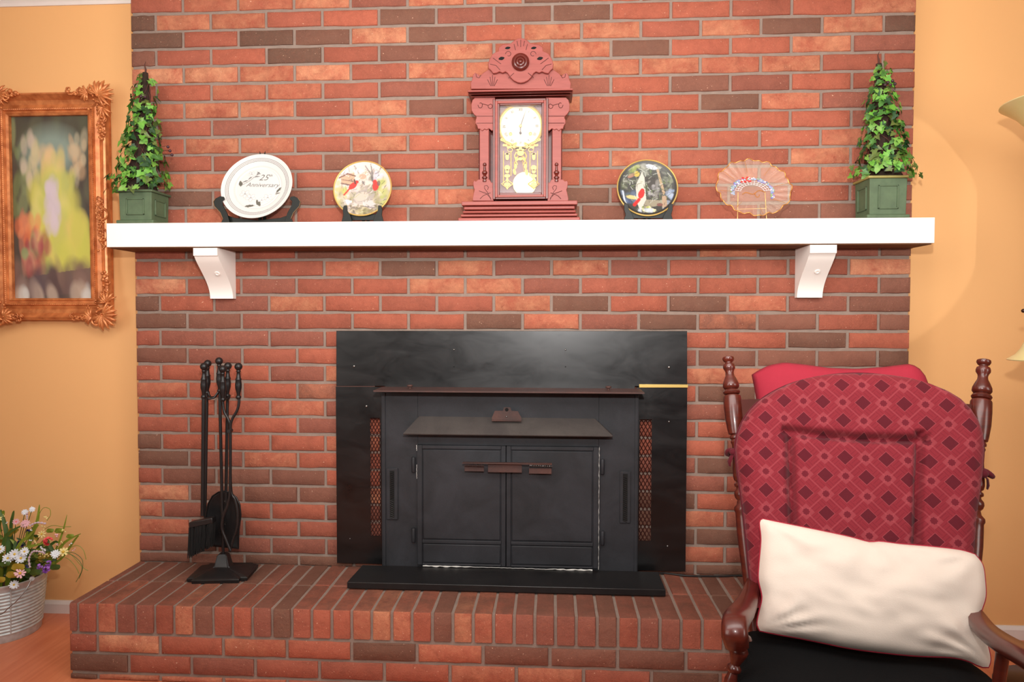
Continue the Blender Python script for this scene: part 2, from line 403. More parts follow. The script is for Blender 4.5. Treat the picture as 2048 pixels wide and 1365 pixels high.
def obj(name, mb, mats, parent=None, smooth=None, bevel=0, loc=None, label=None, fix=True, seg=2, sub=0):
    base = wloc(parent) if parent else Vector((0, 0, 0))
    org = Vector(loc) if loc is not None else base
    me = mb.mesh(name, mats, org, smooth, fix) if isinstance(mb, MB) else mb
    o = bpy.data.objects.new(name, me); C.objects.link(o)
    if parent: o.parent = parent; o.location = org-base
    elif loc is not None: o.location = org
    if bevel:
        b = o.modifiers.new('bevel', 'BEVEL'); b.width = bevel; b.segments = seg; b.limit_method = 'ANGLE'; b.angle_limit = math.radians(35)
        if smooth is None: me.polygons.foreach_set('use_smooth', [True]*len(me.polygons)); me.set_sharp_from_angle(angle=math.radians(50))
    if sub:
        b = o.modifiers.new('sub', 'SUBSURF'); b.levels = sub; b.render_levels = sub
    if label: o['label'] = label
    return o
def tag(o, label, cat, group=None):
    o['label'] = label; o['category'] = cat
    if group: o['group'] = group
    return o
def thing(name, loc, label, cat, group=None):
    o = bpy.data.objects.new(name, None); C.objects.link(o); o.location = loc; o.empty_display_size = .05
    return tag(o, label, cat, group)
def struct(name, mb, mats, **kw):
    o = obj(name, mb, mats, **kw); o['kind'] = 'structure'; return o
def lerp(a, b, t): return a+(b-a)*t

# vertex-colour canvas for flat printed pictures
class Canvas:
    def __init__(s, nx, ny, bg):
        s.nx, s.ny = nx, ny; s.c = np.empty((ny, nx, 3)); s.c[:] = lin(bg)
        s.X, s.Y = np.meshgrid(np.linspace(0, 1, nx), np.linspace(0, 1, ny))   # y down
        s.asp = 1.0
    def put(s, mask, col, a=1.0):
        m = (mask*a)[..., None]; s.c = s.c*(1-m)+np.array(lin(col))*m
    def ell(s, cx, cy, rx, ry, col, a=1, rot=0, soft=.15):
        dx = s.X-cx; dy = s.Y-cy; c, q = math.cos(rot), math.sin(rot)
        u = (dx*c+dy*q)/rx; v = (-dx*q+dy*c)/ry; d = np.sqrt(u*u+v*v)
        s.put(np.clip((1-d)/max(soft, 1e-3)+.5, 0, 1), col, a)
    def poly(s, pts, col, a=1):
        ins = np.zeros(s.X.shape, bool); n = len(pts)
        for i in range(n):
            x1, y1 = pts[i]; x2, y2 = pts[(i+1) % n]
            if y1 == y2: continue
            cond = ((y1 > s.Y) != (y2 > s.Y)) & (s.X < (x2-x1)*(s.Y-y1)/(y2-y1)+x1)
            ins ^= cond
        s.put(ins.astype(float), col, a)
    def line(s, pts, wdt, col, a=1):
        for (x1, y1), (x2, y2) in zip(pts[:-1], pts[1:]):
            dx, dy = x2-x1, y2-y1; L = dx*dx+dy*dy+1e-12
            t = np.clip(((s.X-x1)*dx+(s.Y-y1)*dy)/L, 0, 1)
            d = np.hypot(s.X-(x1+t*dx), s.Y-(y1+t*dy))
            s.put(np.clip((wdt-d)/(.4*wdt)+.5, 0, 1), col, a)
    def blot(s, n, region, size, cols, a=.6, rnd=random):
        x0, y0, x1, y1 = region
        for _ in range(n):
            s.ell(rnd.uniform(x0, x1), rnd.uniform(y0, y1), rnd.uniform(*size), rnd.uniform(*size)*.8, rnd.choice(cols), a, rnd.uniform(0, 3), .6)
def canvas_mesh(cv, fn, mat, name, keep=None):
    """fn(u,v)->point, u right 0..1, v down 0..1"""
    nx, ny = cv.nx, cv.ny
    vs = [fn(i/(nx-1), j/(ny-1)) for j in range(ny) for i in range(nx)]
    fs = []
    for j in range(ny-1):
        for i in range(nx-1):
            if keep is None or keep((i+.5)/(nx-1), (j+.5)/(ny-1)):
                fs.append((j*nx+i, (j+1)*nx+i, (j+1)*nx+i+1, j*nx+i+1))
    return vs, fs

# ================================================================== THE SETTING
WY = 0.10                                   # drywall plane; the brick breast stands 0.10 proud of it
WR = 2.7576
CEIL = PY(20, 3, WY).z+.012
fl = MB().box(-1.4, 4.4, -4.6, WY, -.05, 0); struct('floor', fl, M['floor'])
ce = MB().box(-1.4, 4.4, -4.6, WY+.1, CEIL, CEIL+.05); struct('ceiling', ce, M['ceil'])
wb = MB().box(-1.4, .06, WY, WY+.1, 0, CEIL); wb.box(WR-.06, 4.4, WY, WY+.1, 0, CEIL)
struct('wall_back', wb, M['wall'])
struct('wall_left', MB().box(-1.5, -1.4, -4.6, WY, 0, CEIL), M['lining'])
struct('wall_right', MB().box(4.4, 4.5, -4.6, WY, 0, CEIL), M['lining'])
struct('wall_front', MB().box(-1.5, 4.5, -4.7, -4.6, 0, CEIL), M['lining_dark'])
bt = PY(110, 1203, WY-.012).z
def base_prof(x0, x1):
    return MB().sweep_prism([(x0, WY, 0), (x0, WY-.014, 0), (x0, WY-.014, bt-.012), (x0, WY-.006, bt), (x0, WY, bt)], (x1-x0, 0, 0))
struct('baseboard_left', base_prof(-1.4, 0.0), M['trimw'])
struct('baseboard_right', base_prof(WR, 4.4), M['trimw'])
def crown(x0, x1, n):
    z = PY(20, 12.5, WY-.008).z
    p = [(x0, WY, z), (x0, WY-.006, z), (x0, WY-.008, z+.012), (x0, WY-.02, CEIL-.002), (x0, WY-.02, CEIL), (x0, WY, CEIL)]
    struct('trim_%d' % n, MB().sweep_prism(p, (x1-x0, 0, 0)), M['trimw'])
crown(-1.4, -0.002, 1); crown(WR+.002, 4.4, 2)

# ---- brick chimney breast
JP, Z0 = 0.06352, 2.4056-.154
HT = 0.246                                   # hearth top
def jz(k): return Z0-JP*k
# firebox opening behind the stove
OX0, OX1 = PY(790, 900).x, PY(1250, 900).x; OZ1 = PY(1000, 800).z
# mortar core, recessed behind the brick faces
wc = MB()
wc.box(.004, OX0, .0045, .30, 0, CEIL); wc.box(OX1, WR-.004, .0045, .30, 0, CEIL)
wc.box(OX0, OX1, .0045, .30, OZ1, CEIL); wc.box(OX0, OX1, .0045, .30, 0, HT); wc.box(OX0, OX1, .295, .30, HT, OZ1)
chim = struct('wall_chimney', wc, M['mortar'])
ROWS = {-1: '47673771544447'[:14], }
ROWTXT = """-1:46673771544444
0:07745132155457
1:04018157747170
2:24504284715573
3:88784767776744
4:45664354352354
5:67747247451633
6:34346644344553
7:57647526555564
8:44442433574474
9:66544445566663
10:21324663134443
11:46344211254223
12:33333333333333
13:42422332337132
14:56446173734448
15:84345773445442
16:15375447151632
17:12345516319242
18:43334443445515
19:23455444432221
20:55537444447644
21:65594444351333
22:55463444443433
23:45535444445433
24:15556444445333
25:13654444431333
26:42225444433433
27:82227444415333
28:83553444416333
29:63443444411333
30:32333444426333
31:22112222221222"""
for ln in ROWTXT.split('\n'):
    k, t = ln.split(':'); ROWS[int(k)] = t
G = .0053
def brick_mesh(L, H, D, rng, bev=.0028, name='brick'):
    """uneven fired brick: chamfered front, jittered corners, origin at front centre"""
    vs = []; fs = []
    x, z = L/2, H/2
    def j(a=.0011): return rng.uniform(-a, a)
    nx = 5
    # front ring (inner) and outer ring as strips along x so the edges wander a little
    inner = []; outer = []
    top = [(-x+bev+(2*x-2*bev)*i/nx, z-bev) for i in range(nx+1)]; bot = [(p[0], -p[1]) for p in top[::-1]]
    for p in top+bot:
        jx, jy2, jz_ = j(.0012), j(.0010), j(.0013)
        inner.append((p[0]+jx, jy2, p[1]+jz_)); sx = 1 if p[0] > 0 else -1
        ox = p[0]+jx
        if abs(abs(p[0])-(x-bev)) < 1e-6: ox = sx*x
        outer.append((ox, bev*.9, (z if p[1] > 0 else -z)+jz_))
    n = len(inner)
    vs = inner+outer+[(p[0], D, p[2]) for p in outer]
    fs.append(tuple(range(n)))
    for i in range(n):
        k = (i+1) % n; fs.append((i, i+n, k+n, k)); fs.append((i+n, i+2*n, k+2*n, k+n))
    mb = MB(); mb.add(vs, fs)
    return mb
rngb = random.Random(3)
LIB = {}
def lib_mesh(L, H, D, typ, axis='y'):
    key = (round(L, 3), round(H, 3), round(D, 3), typ, rngb.randrange(3), axis)
    if key not in LIB:
        m = brick_mesh(L, H, D, rngb)
        me = m.mesh('brick', BM[typ], fix=True); me.polygons.foreach_set('use_smooth', [True]*len(me.polygons)); me.set_sharp_from_angle(angle=math.radians(50))
        LIB[key] = me
    return LIB[key]
OCC = [(213, 433, 1870, 512), (940, 110, 1135, 440), (676, 664, 1371, 1140), (1480, 740, 1960, 1365), (215, 190, 345, 450), (1700, 150, 1840, 435),
       (442, 320, 588, 447), (667, 322, 784, 434), (1237, 320, 1353, 434), (1515, 1038, 2048, 1365), (395, 1030, 480, 1160)]
blist = []
for k, txt in ROWS.items():
    a = (k % 2 == 0)
    xs = [0, .091 if a else .1935]
    while xs[-1]+.205 < WR-.03: xs.append(xs[-1]+.205)
    if WR-xs[-1] > .03: xs.append(WR)
    xs[-1] = WR
    zt_, zb_ = jz(k)-G, jz(k+1)+G
    if k == 31: zb_ = HT-.002
    for i in range(len(xs)-1):
        x0 = xs[i]+(G if i else 0); x1 = xs[i+1]-(G if i < len(xs)-2 else 0)
        cx, cz = (x0+x1)/2, (zt_+zb_)/2
        if OX0+.02 < cx < OX1-.02 and cz < OZ1 and k > 20: continue
        t = int(txt[min(i, len(txt)-1)])
        vis = 0
        for ux in (.1, .3, .5, .7, .9):
            for uz in (.15, .5, .85):
                px, py = proj((x0+(x1-x0)*ux, 0, zb_+(zt_-zb_)*uz))
                if 0 <= px <= 2048 and 0 <= py <= 1365 and not any(o[0] < px < o[2] and o[1] < py < o[3] for o in OCC): vis += 1
        blist.append((vis*(x1-x0)*(zt_-zb_), x0, x1, zb_, zt_, t))
for k in (-2, -3):
    a = (k % 2 == 0); xs = [0, .091 if a else .1935]
    while xs[-1]+.205 < WR-.03: xs.append(xs[-1]+.205)
    xs[-1] = WR
    for i in range(len(xs)-1):
        if jz(k+1)+.01 < CEIL: blist.append((0, xs[i]+G, xs[i+1]-G, jz(k+1)+G, min(jz(k)-G, CEIL-.001), 4))
blist.sort(key=lambda b: -b[0])
stuff = MB()
for n, (v, x0, x1, z0, z1, t) in enumerate(blist):
    dy = rngb.uniform(-.0015, .0012)
    if n < 300:
        L = x1-x0; me = lib_mesh(L, z1-z0, .05, t)
        o = bpy.data.objects.new('brick', me); C.objects.link(o); o.parent = chim; o.location = ((x0+x1)/2, dy-.0005, (z0+z1)/2+rngb.uniform(-.0008, .0008))
        o.rotation_euler = (0, rngb.uniform(-.004, .004), rngb.uniform(-.006, .006))
    else:
        stuff.cur = t; b = brick_mesh(x1-x0, z1-z0, .05, rngb)
        stuff.add([(p.x+(x0+x1)/2, p.y+dy, p.z+(z0+z1)/2) for p in b.v], b.f)
so = obj('brick_course', stuff, BM, parent=chim); so['kind'] = 'stuff'

# ---- raised hearth: rowlock rim, second rowlock row behind, stretcher courses below
HD = .3739
hth = thing('brick_hearth', (WR/2, -HD/2, 0), 'raised red brick hearth with upright edge bricks below the stove', 'hearth')
hb = MB().box(.004, WR-.004, -HD+.006, -.004, 0, HT-.0035)
obj('mortar_bed', hb, M['mortar'], hth)
RP = .06309; HX0 = .0280
FT = '34633472453145567652764333324334416541233333333333'
SIDE = HT-.1
def rowlock(x0, x1, y0, y1, z0, z1, t, rnd_front=True):
    """brick on edge: rounded arris where the top meets the front"""
    rg = rngb; mb = MB(); j = lambda a=.0012: rg.uniform(-a, a); b = .006 if rnd_front else .0025
    prof = [(y0, z0+.002), (y0-.001*rg.random(), (z0+z1)/2), (y0+j(.0006), z1-b), (y0+b*.3, z1-b*.3), (y0+b, z1+j(.0006)), ((y0*2+y1)/3, z1+j(.0012)), ((y0+2*y1)/3, z1+j(.0012)), (y1, z1), (y1, z0+.002)]
    n = len(prof); e = .0022
    L = []
    for xx, ins in ((x0, e), (x0+e, 0), (x1-e, 0), (x1, e)):
        ring = []
        for (yy, zz) in prof:
            cy, cz = (y0+y1)/2, (z0+z1)/2
            fy = yy+(ins if yy < cy else -ins*.3); fz = zz-(ins if zz > cz else -ins)
            ring.append((xx+j(.0007), fy, fz))
        L.append(ring)
    vs = [p for r in L for p in r]; fs = [tuple(range(n)), tuple(range(4*n-1, 3*n-1, -1))]
    for i in range(3):
        for k in range(n): fs.append((i*n+k, (i+1)*n+k, (i+1)*n+(k+1) % n, i*n+(k+1) % n))
    mb.add(vs, fs); return mb
RZ = .246-.0925
x = 0.0; i = 0
while x < WR-.01:
    x1 = HX0+RP*i if i >= 0 else 0
    if x1 > WR-.01: x1 = WR
    a0, a1 = x+(G*.9 if i else 0), x1-(G*.9 if x1 < WR else 0)
    t = int(FT[min(i, len(FT)-1)])
    if a1-a0 > .008:
        ymid = -.186
        mb = rowlock(a0, a1, -HD+rngb.uniform(-.0015, .0015), ymid-.004, RZ, HT+rngb.uniform(-.001, .001), t)
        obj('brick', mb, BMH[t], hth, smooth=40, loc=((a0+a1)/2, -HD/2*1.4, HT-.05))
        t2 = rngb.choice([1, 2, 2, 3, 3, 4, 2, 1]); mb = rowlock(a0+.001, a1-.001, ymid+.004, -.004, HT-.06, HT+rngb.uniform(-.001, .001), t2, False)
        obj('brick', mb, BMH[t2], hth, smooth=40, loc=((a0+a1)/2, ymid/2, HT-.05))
    x = x1; i += 1
HR = ['48565162223333', '14344566415224', '17664736454333', '46535456464333']
for k in range(3):
    zt_ = .3026-.154-JP*k-G; zb_ = max(zt_-JP+2*G, .002)
    off = (.0904 if k % 2 == 0 else .0904+.1025)
    if zt_ < .01: break
    xs = [0, off]
    while xs[-1]+.205 < WR-.03: xs.append(xs[-1]+.205)
    xs.append(WR)
    for i in range(len(xs)-1):
        x0 = xs[i]+(G if i else 0); x1 = xs[i+1]-(G if i < len(xs)-2 else 0); t = int(HR[k][min(i, 13)])
        me = lib_mesh(x1-x0, zt_-zb_, .06, t)
        o = bpy.data.objects.new('brick', me); C.objects.link(o); o.parent = hth
        o.location = Vector(((x0+x1)/2, -HD+rngb.uniform(-.001, .001), (zt_+zb_)/2))-hth.location
# left end faces of the hearth (side return bricks)
for k in range(2):
    zt_ = .3026-.154-JP*k-G; zb_ = zt_-JP+2*G
    ys = [-HD+.064, -.19, -.004]
    for y0, y1 in zip(ys[:-1], ys[1:]):
        me = lib_mesh(y1-y0-.008, zt_-zb_, .05, 3)
        o = bpy.data.objects.new('brick', me); C.objects.link(o); o.parent = hth
        o.location = Vector((0, (y0+y1)/2, (zt_+zb_)/2))-hth.location; o.rotation_euler = (0, 0, -PI/2)

# ================================================================== MANTEL
MY = -.14
mz0 = PY(1040, 493.0, MY).z; mz1 = PY(1040, 441, MY).z
mx0 = PY(213, 474, MY).x; mx1 = PY(1869.5, 460, MY).x
mt = thing('mantel_shelf', ((mx0+mx1)/2, MY/2, mz0), 'long white painted mantel shelf across the brick chimney', 'mantel')
b = MB()
y1 = -.001
b.box(mx0, mx1, MY, y1, mz0+.004, mz1)
b.box(mx0, -.004, y1, WY, mz0+.004, mz1); b.box(WR+.004, mx1, y1, WY, mz0+.004, mz1)
obj('board', b, M['white'], mt, bevel=.0018)
b = MB().box(mx0+.003, mx1-.003, MY+.012, y1, mz0+.001, mz0+.004)
b.box(mx0+.003, -.004, y1, WY-.001, mz0+.001, mz0+.004); b.box(WR+.004, mx1-.003, y1, WY-.001, mz0+.001, mz0+.004)
obj('underside', b, M['underside_brown'], mt, label='unpainted brown wooden underside')
def corbel(xl, xr, side):
    zt_ = mz0; zb_ = PY(452 if side < 0 else 1612, 598 if side < 0 else 596, -.005).z
    N = 14; out = [(MY+.003, zt_), (MY+.003, zt_-.026)]
    y0, y1_ = MY+.009, -.012
    for i in range(N+1):
        t = i/N; a = t*PI/2
        out.append((y0+(y1_-.016-y0)*math.sin(a*.98)**1.0*1.0 if False else y0+(y1_-.012-y0)*(1-math.cos(a))**.0*math.sin(a)**1.15, zt_-.028-(zt_-.028-zb_)*(t**.95)))
    out.append((y1_-.002, zb_)); out.append((-.001, zb_)); out.append((-.001, zt_))
    b = MB().sweep_prism([(xl, p[0], p[1]) for p in out], (xr-xl, 0, 0))
    o = obj('corbel', b, M['white'], mt, smooth=35)
    # round screw cover on the curved face
    t = .37; a = t*PI/2; yy = y0+(y1_-.012-y0)*math.sin(a)**1.15; zz = zt_-.028-(zt_-.028-zb_)*t**.95
    nrm = Vector((0, -.75, -.66)).normalized(); c = Vector(((xl+xr)/2+(.012 if side < 0 else .004), yy, zz))
    obj('screw_cover', MB().lathe([(.0085, -.004), (.0095, .001), (.0085, .0025), (.005, .003), (.004, .0015), (.001, .0015)], c, nrm, 20), M['white'], o, smooth=40)
xa = PY(385.5, 498, MY).x; corbel(xa, PY(433.5, 498, MY).x, -1)
corbel(PY(1621, 490, MY).x, PY(1674.5, 490, MY).x, 1)

# ================================================================== FIREPLACE INSERT
fi = thing('fireplace_insert', (PY(1024, 900).x, -.05, HT), 'black steel wood stove insert with two doors set in the brick chimney', 'fireplace')
YP = -.020     # surround plane
def Q(x, y, Y=YP): p = PY(x, y, Y); return (p.x, p.z)
# flat surround: top panel, side panels with mesh slots
b = MB().prism([Q(673, 662), Q(1374, 662.5), Q(1374, 773.5), Q(1269.8, 773), Q(1269.8, 792), Q(770, 792), Q(770, 772.5), Q(673, 772)], YP-.003, YP)
obj('top_panel', b, M['panel'], fi, bevel=.0008)
def side_panel(x0, x1, sx0, sx1, sy0, sy1, yb, ytop):
    xo0, xo1 = Q(x0, 900)[0], Q(x1, 900)[0]; a0, a1 = Q(sx0, 900)[0], Q(sx1, 900)[0]
    zt_, zb_ = Q((x0+x1)/2, ytop)[1], max(Q((x0+x1)/2, yb)[1], HT+.001); z1, z0 = Q((sx0+sx1)/2, sy0)[1], Q((sx0+sx1)/2, sy1)[1]
    b = MB()
    y0, y1 = YP-.003, YP
    b.box(xo0, xo1, y0, y1, z1, zt_); b.box(xo0, xo1, y0, y1, zb_, z0)
    b.box(xo0, a0, y0, y1, z0, z1); b.box(a1, xo1, y0, y1, z0, z1)
    b.box(xo0, xo0+.003, y1, -.003, zb_, zt_) if x0 < 1000 else b.box(xo1-.003, xo1, y1, -.003, zb_, zt_)
    o = obj('side_panel', b, M['panel'], fi)
    # expanded-metal diamonds
    g = MB(); nw = 3; cw = (a1-a0)/nw; ch = cw*1.9; n = int((z1-z0)/ch)+1; ch = (z1-z0)/n
    for i in range(n):
        for j in range(nw):
            cx = a0+(j+.5)*cw; cz = z0+(i+.5)*ch
            for p, q in (((cx-cw/2, cz), (cx, cz+ch/2)), ((cx, cz+ch/2), (cx+cw/2, cz)), ((cx+cw/2, cz), (cx, cz-ch/2)), ((cx, cz-ch/2), (cx-cw/2, cz))):
                g.tube([(p[0], y1+.001, p[1]), (q[0], y1+.001, q[1])], .0013, 4)
    obj('mesh_grille', g, M['meshm'], o, label='rusty expanded metal mesh strip')
    # warm brick filling seen through the mesh
side_panel(673, 768, 741, 761, 836, 1072, 1127, 774)
side_panel(1272, 1373, 1279, 1303, 839, 1082, 1142, 776)
b = MB().prism([Q(1278, 769, YP-.003), Q(1375.5, 769.5, YP-.003), Q(1375.5, 775.5, YP-.003), Q(1278, 775.5, YP-.003)], YP-.009, YP-.0031)
obj('brass_strip', b, M['brass'], fi, bevel=.0008, label='polished brass strip at the right')
b = MB().prism([Q(673, 772.4, YP-.003), Q(750, 772.6, YP-.003), Q(750, 774, YP-.003), Q(673, 774, YP-.003)], YP-.0045, YP-.0031)
obj('seam_strip', b, M['rust'], fi)
for (x, y, r) in [(708, 733, .0042), (908, 700, .003), (1131, 700, .003), (1338, 735, .0045), (733, 813, .0042), (1338, 844, .0035), (1335, 1093, .0035), (700, 1078, .002)]:
    p = PY(x, y, YP-.003); obj('screw', MB().lathe([(r, 0), (r, .001), (r*.6, .0024), (.0004, .0028)], p, (0, -1, 0), 10), M['steel'], fi, smooth=60)
for (x, y) in [(908, 734), (1131, 734)]:
    p = PY(x, y, YP-.003); obj('screw_hole', MB().lathe([(.0022, 0), (.0022, .0004)], p, (0, -1, 0), 10), M['dark'], fi)
# stove body
YB = -.055
def Qb(x, y): return Q(x, y, YB)
bx0, bx1 = Qb(763, 900)[0], Qb(1277, 900)[0]; bz1 = Qb(1020, 786)[1]
dx0, dx1 = Qb(836, 1000)[0], Qb(1197, 1000)[0]; dz1, dz0 = Qb(1015, 892)[1], HT+.030
body = MB(); body.box(bx0, dx0, YB, YB+.012, HT+.003, bz1); body.box(dx1, bx1, YB, YB+.012, HT+.003, bz1); body.box(dx0, dx1, YB, YB+.012, dz1, bz1)
body.box(dx0, dx1, YB, YB+.012, HT+.003, dz0)
bd = obj('stove_body', body, M['stove'], fi, bevel=.001)
sh = MB()   # sheet-steel shell back into the firebox
sh.box(bx0, bx0+.006, YB+.012, -.004, HT+.003, bz1); sh.box(bx1-.006, bx1, YB+.012, -.004, HT+.003, bz1)
sh.box(bx0+.03, bx1-.03, YB+.02, .26, bz1-.02, bz1-.012); sh.box(dx0-.02, dx1+.02, YB+.05, YB+.055, HT+.003, dz1+.03)
obj('stove_shell', sh, M['dark'], fi)
for x in (768.5, 1272):
    xx = Qb(x, 900)[0]; obj('edge_flange', MB().box(xx-.004, xx+.004, YB-.004, YB, HT+.003, bz1-.004), M['stove'], fi)
# heat shelf above
zl = PY(1020, 778.5, -.03).z+.002
lz = PY(1020, 784, -.15).z
ld = MB(); e0, e1 = PY(746.5, 784, -.15).x, PY(1289, 786, -.15).x
ld.add([(e0, -.15, lz-.004), (e1, -.15, lz-.004), (e1, -.0232, lz-.004), (e0, -.0232, lz-.004), (e0, -.15, lz+.001), (e1, -.15, lz+.001), (e1, -.0232, lz+.001), (e0, -.0232, lz+.001)],
       [(0, 3, 2, 1), (4, 5, 6, 7), (0, 1, 5, 4), (1, 2, 6, 5), (2, 3, 7, 6), (3, 0, 4, 7)])
obj('heat_shelf', ld, M['rust'], fi, label='rust-brown flat shelf above the stove')
for x in (820, 1217):
    p = PY(x, 776, -.08); obj('bolt', MB().lathe([(.0035, 0), (.0035, .006), (.009, .007), (.0105, .0095), (.009, .0125), (.004, .014)], (p.x, -.08, lz+.001), (0, 0, 1), 14), M['rust'], fi, smooth=40)
# sloping hood over the doors
ht = [PY(x, y, YB) for x, y in ((838, 833), (1190, 838))]; hb_ = [PY(x, y, YB-.06) for x, y in ((806, 868), (1226, 873))]
hd = MB(); t = .004
def quadslab(mb, A, B, Cc, D, n, t):
    n = Vector(n).normalized()*t; vs = [A, B, Cc, D, A+n, B+n, Cc+n, D+n]
    mb.add(vs, [(0, 1, 2, 3), (7, 6, 5, 4), (0, 4, 5, 1), (1, 5, 6, 2), (2, 6, 7, 3), (3, 7, 4, 0)])
quadslab(hd, ht[0], ht[1], hb_[1], hb_[0], (0, .5, -.8), t)
bl, br = Vector((hb_[0].x, YB, hb_[0].z)), Vector((hb_[1].x, YB, hb_[1].z))
quadslab(hd, ht[0], hb_[0], bl, Vector((ht[0].x-.001, YB, ht[0].z)), (1, 0, 0), .003)
quadslab(hd, ht[1], hb_[1], br, Vector((ht[1].x+.001, YB, ht[1].z)), (-1, 0, 0), .003)
obj('hood', hd, M['hood'], fi)
# damper bracket
def P3(x, y, Y): p = PY(x, y, Y); return (p.x, p.z)
yb = YB-.018
dm = MB().prism([P3(984, 840, yb), P3(1043, 841, yb), P3(1043, 836, yb), P3(1036, 823, yb), P3(1023, 822, yb), P3(1021, 815, yb), P3(1008, 815, yb), P3(1006, 822, yb), P3(990, 822, yb), P3(984, 835, yb)], yb-.003, yb)
lip = PY(984, 840, yb), PY(1043, 841, yb)
dm.box(lip[0].x, lip[1].x, yb-.014, yb, lip[0].z-.003, lip[0].z)
dmo = obj('damper_bracket', dm, M['rust'], fi)
p = PY(1013.5, 820, yb-.003); obj('slider_hole', MB().lathe([(.0062, 0), (.0062, .0006)], p, (0, -1, 0), 16), M['dark'], dmo)
p = PY(1013, 834, yb-.003); obj('rivet', MB().ball(p, .003), M['steel'], dmo, smooth=60)
obj('damper_stem', MB().box(p.x-.008, p.x+.008, yb, YB, p.z-.004, p.z+.006), M['rust'], dmo)
# doors
YD = YB-.012
xm = P3(1012, 1000, YD)[0]
def door(x0, x1, hinge_left):
    z0, z1 = HT+.034, P3(1015, 893, YD)[1]
    fr = .019
    b = MB(); yf = YD
    b.box(x0, x1, yf+.006, yf+.02, z0, z1)     # backing
    zmid = P3(1000, 1087, YD)[1]
    cl = .016 if not hinge_left else .018; cr = .018 if not hinge_left else .016
    b.box(x0, x0+cl, yf, yf+.008, z0, z1); b.box(x1-cr, x1, yf, yf+.008, z0, z1)
    b.box(x0+cl, x1-cr, yf, yf+.008, z1-.013, z1); b.box(x0+cl, x1-cr, yf, yf+.008, z0, z0+.006)
    b.box(x0+cl, x1-cr, yf, yf+.008, zmid-.006, zmid+.006)
    o = obj('door', b, M['stove'], fi, bevel=.0018)
    obj('door_panel', MB().box(x0+cl+.003, x1-cr-.003, yf+.0015, yf+.007, zmid+.009, z1-.016), M['stove'], o, bevel=.003)
    obj('door_panel', MB().box(x0+cl+.003, x1-cr-.003, yf+.0015, yf+.007, z0+.009, zmid-.009), M['stove'], o, bevel=.003)
    return o, z0, z1
ddx0, ddx1 = P3(834, 1000, YD)[0], P3(1197, 1000, YD)[0]
dl, z0, z1 = door(ddx0, xm-.001, True); dr_, _, _ = door(xm+.001, ddx1, False)
# gasket rope peeping out round the doors
def wig(p, q, n, r, amp, rng=random.Random(5)):
    p, q = Vector(p), Vector(q); return [lerp(p, q, i/n)+Vector((rng.uniform(-amp, amp), 0, rng.uniform(-amp, amp))) for i in range(n+1)]
gz = MB(); gx = ddx1+.0018
gz = MB(); gz.tube(wig((gx, YD+.004, z1), (gx, YD+.004, z0-.004), 60, 0, .0006), [.0003+.0012*abs(math.sin(i*1.9)*math.cos(i*.7)) for i in range(61)], 5)
obj('gasket_rope', gz, M['gasket'], fi, label='white gasket rope showing at the door edge'); gz = MB()
gz.tube(wig((ddx0+.02, YD+.003, z0-.004), (ddx1-.02, YD+.003, z0-.006), 60, 0, .0012), [.0008+.0028*max(0, math.sin(i*.13+.6))*(.6+.4*math.sin(i*1.7)) for i in range(61)], 6)
obj('gasket_rope', gz, M['gasket'], fi, label='white gasket rope showing at the door edge'); gz = MB()
gz.tube(wig((ddx0-.0016, YD+.004, z1-.0), (ddx0-.0016, YD+.004, z1-.02), 8, 0, .001), .0012, 5)
obj('gasket_rope', gz, M['gasket'], fi, label='white gasket rope showing at the door edge'); gz = MB()
gz.tube(wig((ddx0-.0016, YD+.004, z1-.07), (ddx0-.0016, YD+.004, z1-.12), 12, 0, .0007), .0007, 5)
obj('gasket_rope', gz, M['gasket'], fi, label='white gasket rope showing at the door edge'); gz = MB()

# hinges
for x, ys in ((827, ((915, 945), (1057, 1085))), (1205, ((919, 949), (1063, 1090)))):
    for ya, yb2 in ys:
        pa, pb = PY(x, ya, YB-.008), PY(x, yb2, YB-.008)
        obj('hinge', MB().lathe([(.006, 0), (.007, .002), (.007, pa.z-pb.z-.002), (.006, pa.z-pb.z)], pb, (0, 0, 1), 12), M['stove'], fi, smooth=40)
# handle: angle iron bar with coiled spring grips at both ends
YH = YD-.03
hp0, hp1 = PY(926, 926, YH), PY(1104, 929, YH)
hm = MB().box(hp0.x, hp1.x, YH-.022, YH-.002, hp0.z+.001, hp0.z+.004)
hm.box(PY(976, 935, YH).x, PY(1044, 935, YH).x, YH-.004, YH-.001, PY(1000, 945, YH).z, hp0.z+.003)
hm.box(PY(929, 935, YH).x, PY(968, 935, YH).x, YH-.001, YH+.001, PY(1000, 944, YH).z, PY(1000, 934, YH).z)
hm.box(PY(1058, 935, YH).x, PY(1103, 935, YH).x, YH-.001, YH+.001, PY(1000, 947, YH).z, PY(1000, 936, YH).z)
for x in (990, 1032): 
    q = PY(x, 935, YH); hm.box(q.x-.005, q.x+.005, YH-.002, YD+.002, q.z-.006, q.z+.004)
hh = obj('door_handle', hm, M['rust'], fi, bevel=.0006, label='rust-brown angle iron handle bar')
def spring(x0, x1, y, Y, r=.0045):
    p, q = PY(x0, y, Y), PY(x1, y+1.5, Y); turns = 15; n = turns*10
    return MB().tube([lerp(p, q, i/n)+Vector((0, r*math.cos(2*PI*turns*i/n), r*math.sin(2*PI*turns*i/n))) for i in range(n+1)], .0011, 5)
obj('spring_grip', spring(929, 968, 930.5, YH-.010), M['rust'], hh, smooth=60)
obj('spring_grip', spring(1059, 1104, 931.5, YH-.010), M['steel'], hh, smooth=60, label='bare steel coiled spring grip')
